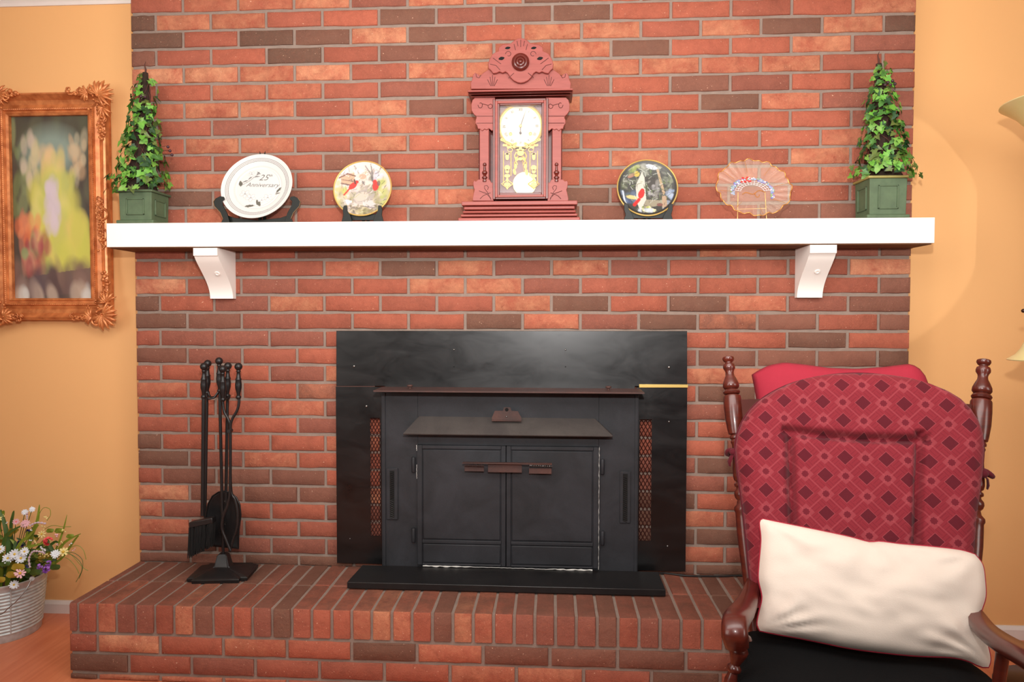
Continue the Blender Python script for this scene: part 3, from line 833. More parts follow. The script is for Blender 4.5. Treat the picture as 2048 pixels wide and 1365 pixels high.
# vents with slanted louvres
for (xa_, xb_, ya, yb2, sgn) in ((774, 796, 937, 1039, 1), (1239, 1261, 943, 1046, -1)):
    q0, q1 = PY(xa_, yb2, YB), PY(xb_, ya, YB)
    v = obj('air_vent', MB().box(q0.x, q1.x, YB-.006, YB, q0.z, q1.z), M['stove'], fi, bevel=.0015)
    cx = (q0.x+q1.x)/2; n = 22; lm = MB(); H = q1.z-q0.z-.016
    obj('vent_slot', MB().box(cx-.008, cx+.008, YB-.0066, YB-.006, q0.z+.008, q1.z-.008), M['dark'], v)
    for i in range(n):
        z = q0.z+.010+H*i/n*.97
        lm.tube([(cx-.0065, YB-.0085, z), (cx+.0065, YB-.0085, z+.0055*sgn*(1 if i > n*.4 or sgn < 0 else -1))], .0010, 4)
    obj('louvre', lm, M['iron'], v)
# ash lip on the hearth
p0, p1, p2, p3 = PZ(693, 1166, HT+.026), PZ(1331, 1179, HT+.026), PZ(1311, 1131, HT+.026), PZ(733, 1120, HT+.026)
for p in (p2, p3): p.y = -.0575
y0_ = (p0.y+p1.y)/2; p0.y = p1.y = y0_
print('shelf', p0, p1, p2, p3)
ash = MB(); ash.sweep_prism([p0, p1, p2, p3], (0, 0, -.022))
obj('ash_shelf', ash, M['iron'], fi, bevel=.002, label='black iron ash shelf resting on the hearth')

# power cord on the hearth
c0 = [(1318, 1141), (1332, 1145), (1352, 1150), (1378, 1152.5), (1410, 1153), (1450, 1153), (1490, 1152)]
pts = []
for (x, y) in c0: pts.append(PZ(x, y, HT+.004))
pts = [Vector((pts[0].x-.06, -.03, HT+.004))]+pts+[pts[-1]+Vector((.3, .0, 0)), pts[-1]+Vector((.8, .01, 0))]
for q in pts: q.y = min(q.y, -.012)
sm = []
for i in range(len(pts)-1):
    a, b_, c_, d_ = pts[max(i-1, 0)], pts[i], pts[i+1], pts[min(i+2, len(pts)-1)]
    for k in range(5):
        t = k/5; sm.append(.5*((2*b_)+(-a+c_)*t+(2*a-5*b_+4*c_-d_)*t*t+(-a+3*b_-3*c_+d_)*t**3))
sm.append(pts[-1])
tag(obj('power_cord', MB().tube(sm, .0034, 8), M['cord'], smooth=60), 'thin black power cord lying on the hearth right of the stove', 'cord')

# ================================================================== PLATES AND STANDS
MT = mz1            # mantel top height
def set_col(o, cols):
    me = o.data; a = me.color_attributes.new('Col', 'FLOAT_COLOR', 'POINT')
    arr = np.ones((len(me.vertices), 4)); arr[:, :3] = cols; a.data.foreach_set('color', arr.astype(np.float32).ravel())
def plate(name, cx, cy, r_px, tiltdeg, Y, label, cv, group, prof, rimmat=None, body=None, asp=1.0, zdrop=0.0):
    """prof(rho)->height of the face towards the viewer, rho 0..1 ; canvas printed over the whole face"""
    c = PY(cx, cy, Y); r = r_px*(Y-CAM.y)/F
    ti = math.radians(tiltdeg)
    ex = Vector((1, 0, 0)); ez = Vector((0, math.sin(ti), math.cos(ti))); n = Vector((0, -math.cos(ti), math.sin(ti)))
    low = c.z-r*asp*math.cos(ti)-.014
    c.z += max(0, MT+.002-low)
    t = thing(name, (c.x, c.y, c.z-r*asp), label, 'plate', group)
    NR, NS = 80, 220
    vs = []; col = []
    for i in range(NR+1):
        rho = i/NR
        for k in range(NS):
            a = 2*PI*k/NS; u, v = rho*math.cos(a), rho*math.sin(a)
            vs.append(c+ex*(u*r)+ez*(v*r*asp)+n*prof(rho)*r)
            px = min(int((u*.5+.5)*(cv.nx-1)+.5), cv.nx-1); py = min(int((.5-v*.5)*(cv.ny-1)+.5), cv.ny-1)
            col.append(cv.c[py, px])
    fs = []
    for i in range(NR):
        for k in range(NS):
            k2 = (k+1) % NS; fs.append((i*NS+k, i*NS+k2, (i+1)*NS+k2, (i+1)*NS+k))
    mb = MB(); mb.add(vs, fs)
    face = obj('plate_face', mb, body or M['plate'], t, smooth=60, fix=False)
    set_col(face, np.array(col)*.78)
    # underside shell
    pb = [(1.0*r, prof(1)*r), (1.0*r, prof(1)*r-.0025), (.72*r, -.012), (.45*r, -.014), (.45*r, -.017), (.42*r, -.017), (.40*r, -.013), (.001, -.013)]
    mb = MB(); vs = []
    for (rr, h) in pb:
        for k in range(60):
            a = 2*PI*k/60; vs.append(c+ex*(rr*math.cos(a))+ez*(rr*asp*math.sin(a))+n*h)
    mb.add(vs, [(i*60+k, (i+1)*60+k, (i+1)*60+(k+1) % 60, i*60+(k+1) % 60) for i in range(len(pb)-1) for k in range(60)])
    obj('plate_back', mb, M['china'], t, smooth=50)
    if rimmat:
        pts = [c+ex*(r*math.cos(2*PI*k/80))+ez*(r*asp*math.sin(2*PI*k/80))+n*(prof(1)*r) for k in range(80)]
        obj('rim_band', MB().tube(pts, r*.026, 6, closed=True), rimmat, t, smooth=60, label='gold rim')
    return t, c, r, ex, ez, n
def lerp2(p, q, t): return (p[0]+(q[0]-p[0])*t, p[1]+(q[1]-p[1])*t)
rc = random.Random(11)
# 1 white anniversary plate (print only; the lettering is raised geometry a hair above the glaze)
cv = Canvas(420, 420, (238, 236, 232))
def arc(cv, cx, cy, r, a0, a1, w, col, a=1, n=24):
    cv.line([(cx+r*math.cos(a0+(a1-a0)*i/n), cy+r*math.sin(a0+(a1-a0)*i/n)) for i in range(n+1)], w, col, a)
arc(cv, .5, .5, .445, 0, 2*PI, .0035, (120, 122, 124), 1, 60); arc(cv, .5, .5, .405, 0, 2*PI, .0035, (120, 122, 124), 1, 60)
for i in range(110):
    a = 2*PI*i/110; cv.ell(.5+.425*math.cos(a), .5+.425*math.sin(a), .011, .007, (176, 178, 180), .9, a+.6)
    cv.ell(.5+.425*math.cos(a+.03), .5+.425*math.sin(a+.03), .004, .004, (120, 122, 124), .7)
arc(cv, .5, .5, .335, 0, 2*PI, .006, (222, 220, 216), .8, 60)
def lf(cv, x, y, l, wd, rot, col, a=1):
    c_, s_ = math.cos(rot), math.sin(rot); l *= 1.25; wd *= 1.2
    cv.poly([(x+u*l*c_-v*wd*s_, y+u*l*s_+v*wd*c_) for u, v in ((-1, 0), (-.5, .75), (.1, .9), (.6, .5), (1, 0), (.6, -.5), (.1, -.9), (-.5, -.75))], col, a)
gL = (108, 108, 98)
for (x, y, l, wd, ro, cl) in [(.245, .44, .038, .027, 1.3, gL), (.54, .745, .05, .028, 1.0, gL), (.425, .79, .055, .020, -.15, gL), (.80, .545, .045, .018, -.9, gL), (.79, .60, .03, .01, -.2, (130, 130, 122)),
    (.31, .40, .035, .008, -.4, (120, 122, 120)), (.46, .33, .04, .008, -.1, (130, 130, 130)), (.48, .27, .03, .007, .6, (120, 120, 120)), (.37, .35, .03, .01, -.8, (140, 140, 138)), (.47, .28, .028, .008, -.9, (120, 120, 120))]: lf(cv, x, y, l, wd, ro, cl)
cv.line([(.27, .46), (.36, .40), (.42, .34), (.50, .28)], .004, (140, 140, 140))
for (x, y, s_) in [(.33, .60, .07), (.42, .66, .07), (.66, .66, .065), (.58, .70, .05), (.38, .29, .05)]:
    for k in range(5):
        a = k*1.26+.3; cv.ell(x+s_*.6*math.cos(a), y+s_*.42*math.sin(a), s_*.5, s_*.34, (150, 152, 152), .75, a); cv.ell(x+s_*.62*math.cos(a), y+s_*.42*math.sin(a), s_*.44, s_*.29, (240, 238, 236), 1, a)
    cv.ell(x, y, s_*.2, s_*.1, (130, 132, 134), .8)
def p1prof(q): return -.02+.10*max(0, (q-.62)/.38)**1.0 + (.012 if .60 < q < .64 else 0)
PT = plate('decorative_plate', 515.5, 384.5, 73.5, 20, -.055, 'large white plate with silver floral print and anniversary lettering on a dark stand', cv, None, p1prof)
t, c, r, ex, ez, n = PT
def text_on(body, size, cxy, t, c, r, ex, ez, n, mat, lift, name, shear=.35, rot=0, parent=None, thin=0.0):
    cu = bpy.data.curves.new('txt', 'FONT'); cu.body = body; cu.size = 1; cu.shear = shear; cu.align_x = 'CENTER'; cu.align_y = 'CENTER'
    cu.extrude = .012; cu.offset = thin; cu.resolution_u = 3
    to = bpy.data.objects.new('txt', cu); C.objects.link(to); bpy.context.view_layer.update()
    me = bpy.data.meshes.new_from_object(to.evaluated_get(bpy.context.evaluated_depsgraph_get()))
    bpy.data.objects.remove(to)
    cr, sr = math.cos(rot), math.sin(rot); base = wloc(parent)
    for v in me.vertices:
        x, y = v.co.x*size, v.co.y*size; x, y = x*cr-y*sr, x*sr+y*cr
        v.co = c+ex*(cxy[0]*r+x)+ez*(cxy[1]*r+y)+n*(lift+v.co.z*size)-base
    me.name = name; me.materials.clear(); me.materials.append(mat)
    o = bpy.data.objects.new(name, me); C.objects.link(o); o.parent = parent
    return o
M['silverink'] = simple('silver_ink', (104, 104, 102), .4)
text_on('25', .034, (.12, .30), t, c, r, ex, ez, n, M['silverink'], -.02*r+.0006, 'lettering', parent=t, thin=-.012)
text_on('th', .015, (.31, .37), t, c, r, ex, ez, n, M['silverink'], -.02*r+.0006, 'lettering', parent=t, thin=-.012)
text_on('Anniversary', .0245, (.12, .07), t, c, r, ex, ez, n, M['silverink'], -.02*r+.0006, 'lettering', parent=t, thin=-.012, rot=-.03)

# 2 plate with two red birds by a watering can
cv = Canvas(240, 240, (222, 206, 196))
cv.blot(30, (.1, .05, .9, .5), (.05, .13), [(216, 206, 214), (228, 216, 206), (206, 192, 200), (232, 210, 190)], .5, rc)
cv.blot(40, (.05, .55, .95, 1.0), (.04, .1), [(150, 148, 90), (170, 166, 110), (120, 120, 84), (186, 178, 130), (140, 126, 90)], .5, rc)
cv.blot(20, (.75, .35, .98, .9), (.03, .09), [(176, 186, 96), (150, 168, 84), (196, 196, 120)], .6, rc)
cv.blot(10, (.02, .38, .2, .75), (.03, .07), [(196, 196, 90), (214, 190, 110)], .5, rc)
cv.poly([(.1, .26), (.33, .20), (.36, .42), (.12, .42)], (206, 170, 140)); cv.line([(.08, .30), (.22, .22), (.35, .26)], .012, (130, 90, 74)); cv.line([(.12, .33), (.34, .36)], .008, (150, 110, 90)); cv.line([(.12, .40), (.34, .44)], .012, (120, 92, 90))
cv.blot(26, (.40, .18, .72, .55), (.015, .06), [(110, 104, 100), (150, 140, 130), (120, 130, 90), (190, 180, 170)], .55, rc)
for pts in ([(.62, .05), (.66, .30), (.70, .50)], [(.52, .08), (.62, .22), (.66, .36)], [(.80, .12), (.70, .30), (.66, .45)], [(.40, .15), (.46, .32), (.52, .42)], [(.33, .08), (.42, .22)]): cv.line(pts, .010, (112, 104, 104), .8)
cv.ell(.49, .26, .10, .09, (236, 214, 200), .8); cv.ell(.48, .27, .06, .05, (226, 160, 130), .8)
for k in range(7): cv.ell(.40+.03*math.cos(k)*2, .17+.02*math.sin(k*2), .04, .02, (240, 236, 236), .6, k)
cv.blot(10, (.70, .20, .82, .32), (.02, .05), [(236, 232, 236), (206, 200, 210)], .8, rc)
cv.ell(.52, .64, .20, .13, (176, 168, 160), .9, -.3); cv.ell(.48, .64, .13, .08, (214, 202, 186), .8, -.3); cv.line([(.36, .66), (.42, .75), (.60, .76)], .01, (200, 190, 180)); cv.poly([(.50, .78), (.62, .68), (.76, .80), (.66, .88)], (214, 204, 200)); cv.line([(.52, .82), (.74, .86)], .008, (130, 120, 120))

for _ in range(130):
    x, y = rc.uniform(.1, .9), rc.uniform(.08, .95); a = rc.uniform(0, 3.1); l = rc.uniform(.015, .05)
    cv.line([(x-l*math.cos(a), y-l*math.sin(a)), (x+l*math.cos(a), y+l*math.sin(a))], rc.uniform(.003, .006), rc.choice([(96, 92, 84), (120, 124, 70), (150, 120, 100), (236, 232, 226), (84, 80, 80), (170, 176, 100)]), .7)
cv.ell(.32, .44, .085, .05, (214, 60, 52), 1, -.75); cv.ell(.38, .37, .035, .03, (214, 60, 52)); cv.line([(.26, .50), (.18, .61)], .014, (206, 66, 60)); cv.line([(.34, .33), (.36, .40)], .012, (90, 60, 60))
cv.ell(.72, .45, .055, .085, (216, 60, 52), 1, .1); cv.ell(.70, .37, .035, .04, (216, 60, 52)); cv.ell(.77, .40, .03, .05, (110, 90, 90), .8)
cv.blot(9, (.20, .70, .30, .78), (.015, .03), [(240, 240, 240)], .9, rc)
cv.blot(40, (.2, .80, .8, .98), (.012, .04), [(110, 104, 80), (90, 86, 76), (160, 148, 110)], .6, rc)
def p2prof(q): return -.03+.07*q**3
PT2 = plate('decorative_plate', 725.5, 377.5, 58.5, 14, -.085, 'round collector plate printed with two red birds and a garden', cv, None, p2prof, M['brass'])

# 3 dark plate with birdhouse and red bird
cv = Canvas(240, 240, (58, 60, 56))
cv.blot(60, (.1, .05, .95, .5), (.02, .07), [(84, 96, 66), (120, 130, 96), (160, 164, 140), (60, 70, 52), (190, 194, 180)], .45, rc)
cv.blot(26, (.68, .2, .96, .7), (.02, .05), [(150, 156, 140), (110, 120, 90), (80, 90, 70)], .5, rc)
cv.blot(12, (.2, .06, .36, .2), (.02, .05), [(130, 150, 60), (150, 160, 70)], .6, rc)
cv.blot(16, (.04, .58, .4, .8), (.04, .08), [(92, 120, 160), (120, 140, 170), (70, 90, 130)], .5, rc)
cv.blot(10, (.82, .55, .95, .78), (.03, .06), [(150, 172, 206), (170, 184, 210)], .6, rc)
cv.ell(.58, .12, .10, .04, (220, 226, 236), .9, .3)
cv.poly([(.12, .32), (.40, .12), (.52, .18), (.80, .16), (.86, .55), (.78, .74), (.60, .90), (.12, .70)], (70, 70, 68), .35)
cv.poly([(.31, .44), (.42, .20), (.46, .30), (.48, .70), (.38, .92), (.32, .74)], (206, 202, 190)); cv.poly([(.46, .28), (.68, .30), (.74, .70), (.48, .70)], (66, 64, 60))
cv.blot(26, (.52, .38, .74, .66), (.015, .05), [(196, 196, 196), (120, 120, 120), (160, 158, 150), (80, 78, 76)], .5, rc)
cv.poly([(.66, .16), (.70, .16), (.80, .60), (.76, .62)], (180, 156, 124)); cv.poly([(.48, .70), (.74, .72), (.80, .80), (.42, .86)], (150, 142, 120)); cv.poly([(.74, .64), (.82, .64), (.82, .84), (.74, .86)], (176, 150, 124))
cv.line([(.09, .55), (.13, .80)], .014, (196, 206, 220)); cv.ell(.24, .66, .10, .035, (214, 196, 130), .95, .15); cv.ell(.33, .24, .05, .05, (206, 180, 70), .9); cv.ell(.24, .27, .07, .03, (196, 130, 110), .6, -.5)

for _ in range(150):
    x, y = rc.uniform(.1, .9), rc.uniform(.06, .94); a = rc.uniform(0, 3.1); l = rc.uniform(.015, .05)
    cv.line([(x-l*math.cos(a), y-l*math.sin(a)), (x+l*math.cos(a), y+l*math.sin(a))], rc.uniform(.003, .006), rc.choice([(200, 206, 196), (120, 140, 84), (40, 44, 38), (160, 170, 150), (90, 110, 60), (28, 30, 28)]), .7)
cv.ell(.40, .60, .05, .085, (212, 34, 32), 1, .3); cv.ell(.42, .54, .035, .04, (212, 34, 32)); cv.line([(.36, .70), (.28, .80)], .028, (206, 36, 34)); cv.blot(14, (.42, .80, .62, .92), (.01, .03), [(190, 196, 90), (110, 130, 60), (240, 230, 180)], .8, rc)
cv.blot(12, (.3, .88, .8, .94), (.02, .05), [(196, 206, 214)], .7, rc); cv.ell(.70, .80, .05, .03, (120, 70, 66), .9)
arc(cv, .5, .5, .475, 0, 2*PI, .022, (34, 32, 28), 1, 60)
PT3 = plate('decorative_plate', 1294.5, 377, 58.5, 14, -.085, 'dark collector plate printed with a birdhouse and red bird', cv, None, p2prof, M['brass'])

# easel stands: two curved side arms with hooked tips, foot rails, a cross board and back struts
def easel(name, cx, Y, arm, label, back_h, board, edge=None):
    bx = PY(cx, 440, Y).x; ybot = max(p[1] for p in arm)
    t = thing(name, (bx, Y, MT), label, 'plate stand')
    zb = PY(cx, ybot, Y).z; k = (PY(cx, 393, Y).z-MT)/(PY(cx, 393, Y).z-zb)
    for s in (-1, 1):
        pts = []
        for (x, y) in arm:
            p = PY(x if s < 0 else 2*cx-x, y, Y-.03); pts.append((p.x, max(MT, p.z) if y < ybot else MT))
        a = obj('side_arm', MB().prism(pts, Y-.034, Y-.028), M['standm'], t, bevel=.001)
        if edge:
            o = pts[edge[0]:edge[1]]
            obj('edge_trim', MB().tube([(p[0], Y-.035, p[1]) for p in o], .0011, 5), M['standedge'], a)
        xs = [p[0] for p in pts if p[1] <= MT+.0001]; xa_ = sum(xs)/len(xs)
        obj('foot_rail', MB().box(xa_-.005, xa_+.005, Y-.028, Y+.045, MT, MT+.008), M['standm'], t)
    p = [PY(x, y, Y-.02) for x, y in board]
    obj('cross_board', MB().prism([(q.x, max(q.z, MT+.001)) for q in p], Y-.020, Y-.014), M['standm'], t, bevel=.001)
    for s in (-1, 1):
        b = MB(); x0 = bx+s*.003; x1 = bx+s*.014
        b.add([(x0, Y+.036, MT+.001), (x1, Y+.036, MT+.001), (x1, Y+.041, MT+.001), (x0, Y+.041, MT+.001), (x0, Y+.046, MT+back_h*.93), (x1-s*.004, Y+.046, MT+back_h), (x1-s*.004, Y+.050, MT+back_h), (x0, Y+.050, MT+back_h*.93)],
              [(0, 3, 2, 1), (4, 5, 6, 7), (0, 1, 5, 4), (1, 2, 6, 5), (2, 3, 7, 6), (3, 0, 4, 7)])
        obj('back_strut', b, M['standm'], t)
    return t
z302 = PY(520, 302, -.02).z-MT
z302 = PY(520, 303, -.01).z-MT
easel('plate_stand', 515, -.058, [(441, 393), (448, 394), (450, 399), (445, 403), (447, 413), (455, 427), (461, 450), (441, 450), (447, 438), (442, 426), (430, 413), (428, 404), (433, 397)], 'dark curved wooden stand holding the large white plate', z302, [(452, 430), (470, 436), (515, 441), (560, 436), (578, 430), (575, 447), (455, 447)], (8, 13))
easel('plate_stand', 725.5, -.085, [(688, 412), (694, 411), (695, 422), (701, 431), (705, 442), (683, 442), (687, 431), (686, 420)], 'small black stand under the garden birds plate', .09, [(694, 428), (757, 428), (764, 441), (687, 441)])
easel('plate_stand', 1296.5, -.085, [(1248, 408), (1256, 409), (1257, 418), (1265, 430), (1269, 438), (1247, 438), (1251, 430), (1248, 420)], 'small black stand under the birdhouse plate', .09, [(1255, 422), (1338, 422), (1344, 437), (1249, 437)])

# 4 scalloped glass plate on a gold wire easel
c = PY(1505.5, 379, -.075); r = 70.5*(2.35)/F; ti = math.radians(30); asp = .98
ex = Vector((1, 0, 0)); ez = Vector((0, math.sin(ti), math.cos(ti))); n = Vector((0, -math.cos(ti), math.sin(ti)))
gp = thing('glass_plate', (c.x, c.y, MT), 'scalloped clear glass plate with painted flower wreath on gold wire easel', 'plate')
NS = 120; NRg = 10; mb = MB(); vs = []
def scal(a): return 1+.028*math.cos(a*12)
for side in (0, 1):
    for i in range(NRg+1):
        q = i/NRg
        for k in range(NS):
            a = 2*PI*k/NS; rr = r*q*(1+(scal(a)-1)*q); hgt = (.11*max(0, (q-.45)/.55)**1.3)*r+.004*q*math.cos(a*24)*(q > .55)-(.0022 if side else 0)
            vs.append(c+ex*(rr*math.cos(a))+ez*(rr*asp*math.sin(a))+n*hgt)
N1 = (NRg+1)*NS
for sd in (0, 1):
    for i in range(NRg):
        for k in range(NS):
            k2 = (k+1) % NS; f = (sd*N1+i*NS+k, sd*N1+i*NS+k2, sd*N1+(i+1)*NS+k2, sd*N1+(i+1)*NS+k); mb.f.append(f if sd == 0 else f[::-1])
for k in range(NS):
    k2 = (k+1) % NS; mb.f.append((NRg*NS+k, NRg*NS+k2, N1+NRg*NS+k2, N1+NRg*NS+k))
mb.v = vs; mb.mi = [0]*len(mb.f)
obj('plate_body', mb, M['glassplate'], gp, smooth=60, label='faint pink fluted clear glass')
obj('gold_rim', MB().tube([c+ex*(r*scal(2*PI*k/NS)*math.cos(2*PI*k/NS))+ez*(r*asp*scal(2*PI*k/NS)*math.sin(2*PI*k/NS))+n*(.11*r+.004*math.cos(2*PI*k/NS*24)) for k in range(NS)], .0017, 6, closed=True), M['goldrim'], gp, smooth=60)
for k in range(24):
    a = 2*PI*k/24+.13
    obj('flute_line', MB().tube([c+ex*(r*q*math.cos(a))+ez*(r*asp*q*math.sin(a))+n*((.11*max(0, (q-.45)/.55)**1.3)*r+.0016) for q in (.60, .75, .88, .97)], .0006, 4), M['goldrim'] if k % 3 == 0 else M['glassplate'], gp)
FM = [M['pb'], simple('enamel_blue', (110, 120, 180), .5), simple('enamel_white', (230, 226, 230), .5), simple('enamel_pale_blue', (150, 170, 196), .5), simple('enamel_green', (140, 160, 110), .5), simple('enamel_red', (222, 52, 46), .5), simple('enamel_lilac', (150, 130, 180), .5)]
def G2(x, y): return c+ex*((x-1505.5)/70.5*r)+ez*((379-y)/70.5/.93*r)+n*.0016
rg = random.Random(21)
def blob(mb, p, s): mb.lathe([(s, 0), (s*.8, .0010), (.0001, .0014)], p, n, 6, caps=False)
wr = {i: MB() for i in range(1, 7)}
for k in range(170):
    a = math.radians(rg.uniform(-28, 195)); rad = rg.uniform(35, 42)
    x = 1504+rad*math.cos(a)*1.0; y = 386-rad*.80*math.sin(a)
    i = rg.choice([1, 2, 3, 4, 6, 3]); blob(wr[i], G2(x, y), rg.uniform(.0024, .0048))
for (x, y) in [(1486, 357), (1490, 353), (1495, 356), (1499, 352), (1503, 355), (1487, 361), (1493, 361), (1499, 359), (1503, 360)]:
    blob(wr[5], G2(x, y), .0050)
for i, mbx in wr.items():
    if mbx.v:
        o = obj('painted_flowers', mbx, FM[i], gp); o['kind'] = 'stuff'
lat = MB()
for k in range(13):
    a = math.radians(12+k*13); p = lambda rd, a=a: G2(1504+rd*math.cos(a), 387-rd*.8*math.sin(a))
    lat.tube([p(22), p(29), p(34)], .0007, 4)
for rd in (23, 28, 33): lat.tube([G2(1504+rd*math.cos(math.radians(8+i*8)), 387-rd*.8*math.sin(math.radians(8+i*8))) for i in range(21)], .0006, 4)
o = obj('painted_lattice', lat, FM[2], gp); o['kind'] = 'stuff'
sc = MB(); sc.tube([G2(1484+i*2.1, 391-3*math.sin(i*.5)-i*.35) for i in range(22)], .0013, 5)
sc.tube([G2(1512+4*math.cos(i*.4), 392+6*math.sin(i*.4)) for i in range(12)], .0011, 5)
obj('painted_script', sc, M['goldrim'], gp)
M['glassplate'].node_tree.nodes['Principled BSDF'].inputs['Alpha'].default_value = .12
wt = thing('wire_easel', (c.x, -.12, MT), 'twisted gold wire easel in front of the scalloped glass plate', 'plate stand')
def W(x, y, Y=-.118): return PY(x, y, Y)
def twist(pts, r=.0011, turns=None):
    # fine twisted wire: two strands
    P = [Vector(p) for p in pts]; out = [[], []]
    d = []
    for a_, b_ in zip(P[:-1], P[1:]):
        L = (b_-a_).length; n_ = max(2, int(L/.0011))
        for i in range(n_): d.append(lerp(a_, b_, i/n_))
    d.append(P[-1])
    mb = MB()
    for s in (0, 1):
        q = []
        for i, p in enumerate(d):
            a = i*.75+PI*s; q.append(p+Vector((math.cos(a), math.sin(a)*.6, math.sin(a)))*r*.75)
        mb.tube(q, r*.7, 4)
    return mb
yb_ = W(1475, 432).z
a0 = W(1476, 385); a1 = W(1475, 430); b0_ = W(1530, 385); b1_ = W(1533, 430)
a1.z = b1_.z = MT+.002
up_ = twist([a1, a0]); obj('left_wire', up_, M['wire'], wt); obj('right_wire', twist([b1_, b0_]), M['wire'], wt)
obj('cross_wire', twist([W(1476, 418.5), W(1531, 417)]), M['wire'], wt)
for q in (a1, b1_): obj('foot_wire', MB().tube([q, q+Vector((0, .10, 0)), q+Vector((0, .102, .008))], .0012, 5), M['wire'], wt)

# ================================================================== MANTEL CLOCK
YC = -.112
ck = thing('mantel_clock', (PY(1040, 440, -.07).x, -.07, MT), 'carved rosewood pendulum clock standing on the middle of the mantel', 'clock')
def K(x, y, Y=YC): p = PY(x, y, Y); return (p.x, p.z)
def Kz(y, Y=YC): return PY(1040, y, Y).z
def sym(pts, cx=1041.5):
    """mirror right half outline (pixels) about cx"""
    return pts+[(2*cx-x, y) for x, y in reversed(pts) if abs(x-cx) > .4]
def kprism(pts, Y, th): return MB().prism([K(x, y, Y) for x, y in pts], Y, Y+th)
def kbox(x0, x1, y0, y1, Y, th):
    a = K((x0), y1, Y); b = K(x1, y0, Y); return MB().box(a[0], b[0], Y, Y+th, a[1], b[1])
# base mouldings
zb = MT
for (xa_, xb_, ya, yb2, dY, r_) in [(916, 1160, 434, 445, -.018, .003), (921, 1155, 427, 434.2, -.014, .003), (925, 1152, 420, 427.2, -.010, .004), (927, 1150, 411, 420.2, -.006, .004), (923, 1155, 401, 411.2, -.016, .002)]:
    p = K(xa_, yb2, YC+dY); q = K(xb_, ya, YC+dY); z0_ = max(p[1], MT)
    obj('base_moulding', MB().box(p[0], q[0], YC+dY, -.03, z0_, q[1]), M['clock'], ck, bevel=r_)
# case box
p = K(960, 401); q = K(1122, 190)
obj('case', MB().box(p[0], q[0], -.070, -.012, p[1], q[1]), M['clockd'], ck, bevel=.002)
# cornice
for (xa_, xb_, ya, yb2, dY, r_, m) in [(935, 1146, 176.5, 184, -.022, .0015, 'clock'), (936, 1145, 184, 189, -.017, .002, 'clockd'), (941, 1141, 189, 194, -.010, .002, 'clockd')]:
    p = K(xa_, yb2, YC+dY); q = K(xb_, ya, YC+dY); obj('cornice_moulding', MB().box(p[0], q[0], YC+dY, -.02, p[1], q[1]), M[m], ck, bevel=r_)
# crest board with fretwork shell
crest = sym([(1041.5, 178), (1141, 178), (1142, 166), (1139, 160), (1137, 150), (1133, 145), (1127, 148), (1123, 152), (1117, 146), (1108, 140), (1100, 132), (1041.5, 132)])
cb = obj('crest_board', kprism(crest, YC+.006, .014), M['clock'], ck, bevel=.0015)
shell = sym([(1041.5, 76), (1047, 76.5), (1054, 80), (1061, 86), (1068, 88), (1078, 89), (1086, 95), (1086, 102), (1092, 104), (1098, 108), (1104, 118), (1107, 128), (1106, 137), (1101, 141), (1097, 147), (1090, 146), (1084, 143), (1078, 146), (1072, 143), (1067, 147), (1063, 154), (1056, 161), (1048, 165), (1041.5, 166)])
so_ = obj('shell_crest', kprism(shell, YC-.006, .012), M['clock'], ck, bevel=.002)
def carve(pts, parent, Y, r=.0011, name='carved_line'):
    return obj(name, MB().tube([Vector((K(x, y, Y)[0], Y, K(x, y, Y)[1])) for x, y in pts], r, 5), M['groove'], parent)
for pts in ([(1036, 92), (1034, 82)], [(1041.5, 94), (1041.5, 80)], [(1047, 92), (1049, 82)], [(1031, 100), (1028, 88)], [(1052, 100), (1055, 88)], [(1028, 146), (1017, 156)], [(1056, 146), (1067, 155)],
            [(1002, 128), (986, 116)], [(1081, 128), (1097, 116)], [(1000, 140), (992, 131), (980, 128)], [(1084, 140), (1092, 131), (1103, 128)]): carve(pts, so_, YC-.0062)
for sx in (-1, 1):
    def mx(x): return 1041.5+sx*(x-1041.5)
    # pierced holes shown dark, with scroll leaves
    for (hx, hy, ra, rb) in ((1067.5, 96, 5, 2.5), (1080, 117, 5.5, 3.2)):
        cc = K(mx(hx), hy, YC-.0062); b = MB(); b.prism([(cc[0]+.0017*ra*math.cos(a)*(1+.25*math.sin(2*a)), cc[1]+.0017*rb*math.sin(a)) for a in [2*PI*i/14 for i in range(14)]], YC-.0068, YC-.0060)
        obj('fret_hole', b, M['dark'], so_)
    carve([(mx(1066+6*math.cos(a)*(1-a/14)), 108-6*math.sin(a)*(1-a/14)) for a in [i*.4 for i in range(14)]], so_, YC-.0062)
    for dx, ty in ((0, 150), (5, 154), (-5, 154), (10, 159), (-10, 159)): carve([(mx(1098+dx*.35), 172), (mx(1098+dx), ty)], cb, YC+.0058)
    carve([(mx(1121), 150), (mx(1125), 156), (mx(1130), 154), (mx(1131), 148)], cb, YC+.0058)
# turned rosette
rc0 = Vector((K(1041, 124.5, YC-.008)[0], YC-.008, K(1041, 124.5, YC-.008)[1])); R = .0295
obj('rosette', MB().lathe([(R, -.002), (R, .003), (R*.92, .006), (R*.80, .003), (R*.74, .006), (R*.60, .0075), (R*.52, .004), (R*.44, .0075), (R*.30, .009), (R*.24, .006), (R*.16, .009), (.0003, .011)], rc0, (0, -1, 0), 40), M['clockd'], ck, smooth=30)
